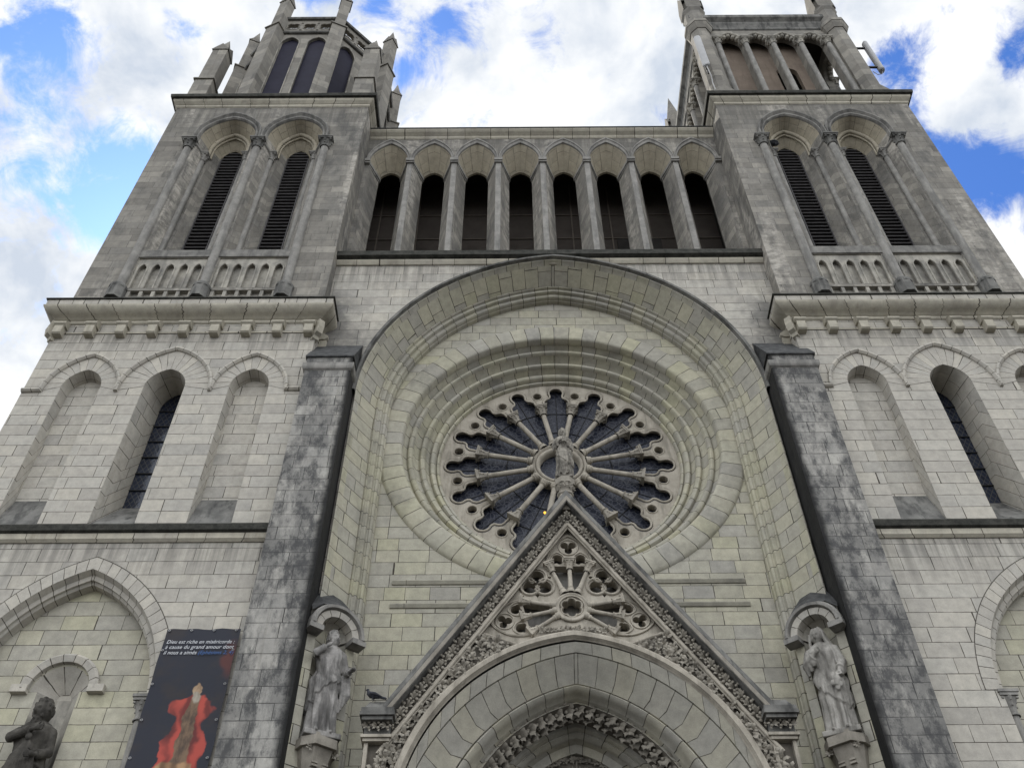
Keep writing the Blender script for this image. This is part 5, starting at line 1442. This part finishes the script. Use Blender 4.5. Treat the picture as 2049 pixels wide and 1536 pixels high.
def heart(mb, H):
    mb.tube([(.10 * H, -.13 * H, .50 * H), (.085 * H, -.15 * H, .43 * H), (.07 * H, -.16 * H, .375 * H)], [.012 * H, .036 * H, .020 * H], 10)
    for x, z in ((.04, .41), (.105, .385), (.072, .36)): mb.ball((x * H, -.155 * H, z * H), (.026 * H, .016 * H, .028 * H), 8)
st = figure('statue', 2.33, M['statue_pale'], niche_T(1, turn=.25),
    [((-.115, .0, .80), (-.165, -.05, .655), (-.055, -.125, .72), (.75, -.25, .45), (0, .3, 1), .45, -1), ((.115, 0, .80), (.165, -.03, .64), (.125, -.13, .53), (-.1, -.3, -1), (1, -.2, 0), .45, 1)],
    head_rot=(.22, .06, -.35), beard=False, hair=0, veil=True, seed=5, mantle=-1, lean=.4, extra=heart)
tag(st, 'pale statue of a veiled woman with one hand on her breast, in a corner niche', 'statue')
def brooch(mb, H):
    mb.ball((.02 * H, -.135 * H, .70 * H), (.026 * H, .018 * H, .026 * H), 10)
    for k in range(11):
        a = -1.1 + .22 * k; mb.tube([(.02 * H, -.120 * H, .69 * H), ((.02 + .10 * sin(a * .8)) * H, -.128 * H, (.69 - .16 * cos(a * .6)) * H), ((.02 + .16 * sin(a * .8)) * H, -.10 * H, .34 * H)], [.010 * H, .013 * H, .016 * H], 7)
st = figure('statue', 2.75, M['statue_dark'], TL((CXL + .0, .24, 8.93)) @ Matrix.Rotation(.05, 4, 'Z') @ Matrix.Diagonal((.92, .92, 1, 1)),
    [((-.115, .0, .79), (-.135, -.085, .715), (.045, -.145, .755), (.9, 0, .2), (0, .2, 1), .5, -1), ((.115, 0, .79), (.155, -.03, .63), (.10, -.14, .57), (-.4, -.8, -.2), (0, .2, 1), .5, -1)],
    head_rot=(.15, .05, -.35), beard=True, hair=1.25, seed=12, mantle=1, lean=.3, extra=brooch, voxel=.012, hs=1.3, arm=.9, sleeves=False)
tag(st, 'dark bearded statue with curly hair and a brooched cloak under a round niche hood', 'statue')

# ------------------------------------------------------------------ banner
BX0, BX1, BZ1, BZ0 = -8.27, -6.78, 13.16, 8.2
bn = MB(); nxx, nzz = 12, 40
rows = []
for i in range(nzz + 1):
    z = BZ0 + (BZ1 - BZ0) * i / nzz
    rows.append([(BX0 + (BX1 - BX0) * k / nxx + .008 * sin(i * .7), -.10 + .012 * sin(k * .9 + i * .21) + .010 * sin(i * .33), z + (.012 * sin(k * 1.6) if i == nzz else 0)) for k in range(nxx + 1)])
bn.grid(rows, vs=[1.49 * k / nxx for k in range(nxx + 1)], us=[4.96 * i / nzz for i in range(nzz + 1)])
for f in range(len(bn.uv)): bn.uv[f] = tuple((b, a) for a, b in bn.uv[f])
banner = bn.build('banner', M['banner'], None, smooth=60)
tag(banner, 'long navy printed cloth banner with white French text and a red and tan picture', 'banner')
def text(body, x, z, size, mat, name, shear=.25):
    cu = bpy.data.curves.new(name, 'FONT'); cu.body = body; cu.size = size; cu.shear = shear; cu.extrude = .001; cu.offset = .0; cu.space_character = 1.02
    o = bpy.data.objects.new(name, cu); COL.objects.link(o); bpy.context.view_layer.update()
    dg = bpy.context.evaluated_depsgraph_get(); me = bpy.data.meshes.new_from_object(o.evaluated_get(dg)); bpy.data.objects.remove(o)
    me.materials.clear(); me.materials.append(mat)
    o = bpy.data.objects.new(name, me); COL.objects.link(o); o.rotation_euler = (pi / 2, 0, 0); o.location = (x, -.132, z); o.parent = banner
    return o, max((v.co.x for v in me.vertices), default=0)
for body, x, z, tw, mt in (('Dieu est riche en miséricorde :', -8.19, 12.80, 1.36, 'ink_white'), ('à cause du grand amour dont', -8.19, 12.68, 1.37, 'ink_white'), ('il nous a aimés', -8.19, 12.555, .66, 'ink_white'), ('(Ephésiens 2, 4)', -7.51, 12.555, .70, 'ink_blue')):
    o, w = text(body, x, z, .118, M[mt], 'banner_text'); o.scale = (tw / w, 1, 1)
gr = MB()
for k in range(4): gr.ring_y(BX0 + .06 + k * .45, BZ1 - .04, [(.012, -.115), (.022, -.122), (.028, -.112)], 10)
for k in range(6):
    gr.ring_y(BX0 + .04, BZ1 - .5 - k * .75, [(.012, -.12), (.022, -.128), (.028, -.118)], 10); gr.ring_y(BX1 - .05, BZ1 - .5 - k * .75, [(.012, -.12), (.022, -.128), (.028, -.118)], 10)
gr.build('eyelets', M['ant'], banner)

# ------------------------------------------------------------------ pigeons
def pigeon(T, label):
    mb = MB()
    mb.tube([(-.17, 0, .04), (-.10, 0, .065), (-.03, 0, .095), (.05, 0, .12), (.10, 0, .16), (.115, 0, .20)], [.012, .04, .062, .066, .046, .026], 14)
    mb.ball((.125, 0, .225), (.032, .026, .028), 12)
    mb.tube([(.145, 0, .222), (.178, 0, .212)], [.010, .003], 7)
    mb.tube([(-.14, 0, .05), (-.25, 0, .01)], [.028, .022], 10)
    for s in (-1, 1):
        mb.tube([(.06, s * .05, .125), (-.04, s * .062, .10), (-.17, s * .03, .045)], [.03, .032, .008], 10)
        mb.tube([(.0, s * .03, .05), (.005, s * .03, .0)], [.010, .007], 7); mb.tube([(-.01, s * .03, .004), (.035, s * .03, .004)], [.006, .005], 6)
    o = mb.build('raw', M['bird']); md = o.modifiers.new('r', 'REMESH'); md.mode = 'VOXEL'; md.voxel_size = .006; md.use_smooth_shade = True
    dg = bpy.context.evaluated_depsgraph_get(); me = bpy.data.meshes.new_from_object(o.evaluated_get(dg)); raw = o.data; bpy.data.objects.remove(o); bpy.data.meshes.remove(raw)
    me.shade_smooth()
    ob = bpy.data.objects.new('pigeon', me); COL.objects.link(ob); ob.matrix_world = T
    return tag(ob, label, 'pigeon')
pigeon(TL((GX - 3.80, YP - .08, 11.32)) @ Matrix.Rotation(pi * .95, 4, 'Z'), 'dark pigeon perched on the foot of the porch gable')
pigeon(TL((CXR - 1.225 - .62, .30, 33.83)) @ Matrix.Rotation(.4, 4, 'Z') @ Matrix.Scale(1.5, 4), 'pigeon sitting on a small capital inside a louvred tower arch')

# ------------------------------------------------------------------ mobile phone aerials on the belfry
def aerial(T, label, cable):
    r = tag(empty('aerial'), label, 'aerial', 'aerials on the open belfry'); r.matrix_world = T
    p = MB()
    ppts = [(.15 * cos(a) if abs(cos(a)) > .01 else 0, (.07 if cable else .12) * sin(a)) for a in [2 * pi * k / 16 for k in range(16)]]
    p.prism(ppts, 0, 2.7); p.prism(ppts, 2.703, 2.82, top=[(x * .7, y * .6) for x, y in ppts])
    p.prism([(x * .9, y * .9) for x, y in ppts], -.06, -.003)
    p.build('panel', M['ant'], r, smooth=40)
    b = MB(); 
    for z in (.25, 2.2):
        b.box(-.04, .04, .06, .45 if cable else .85, z, z + .09)
    b.tube([(0, .34, -.1), (0, .34, 2.9)], .035, 8) if cable else None
    b.build('bracket', M['iron'], r)
    c = MB()
    for k in range(4):
        c.tube([(-.09 + .06 * k, 0, -.05), (-.09 + .06 * k, 0, -.13)], .018, 8)
    c.tube([(0, 0, -.12), (.02, .04, -.4), (.05, .12, -.8), (.02, .22, -1.2), (.04, .28, -1.7)] if cable else [(0, 0, -.12), (.05, .05, -.25), (.1, .2, -.2), (.05, .36, .0)], .018, 6)
    c.build('cable', M['ant'], r)
    return r
aerial(TL((CXR + 4.30, .90, 41.4)) @ Matrix.Rotation(radians(90), 4, 'Z'), 'white aerial panel held out from the outer belfry corner against the sky', False)
aerial(TL((CXR - 3.52, -.18, 39.6)) @ Matrix.Rotation(radians(-20), 4, 'Z'), 'grey aerial panel fixed close to the inner belfry corner pier with a hanging cable', True)

# ------------------------------------------------------------------ ground
g = MB(); g.poly([(-600, -600, 0), (600, -600, 0), (600, 600, 0), (-600, 600, 0)], ((0, 0), (1, 0), (1, 1), (0, 1)))
go = g.build('ground', M['ground']); go['kind'] = 'structure'
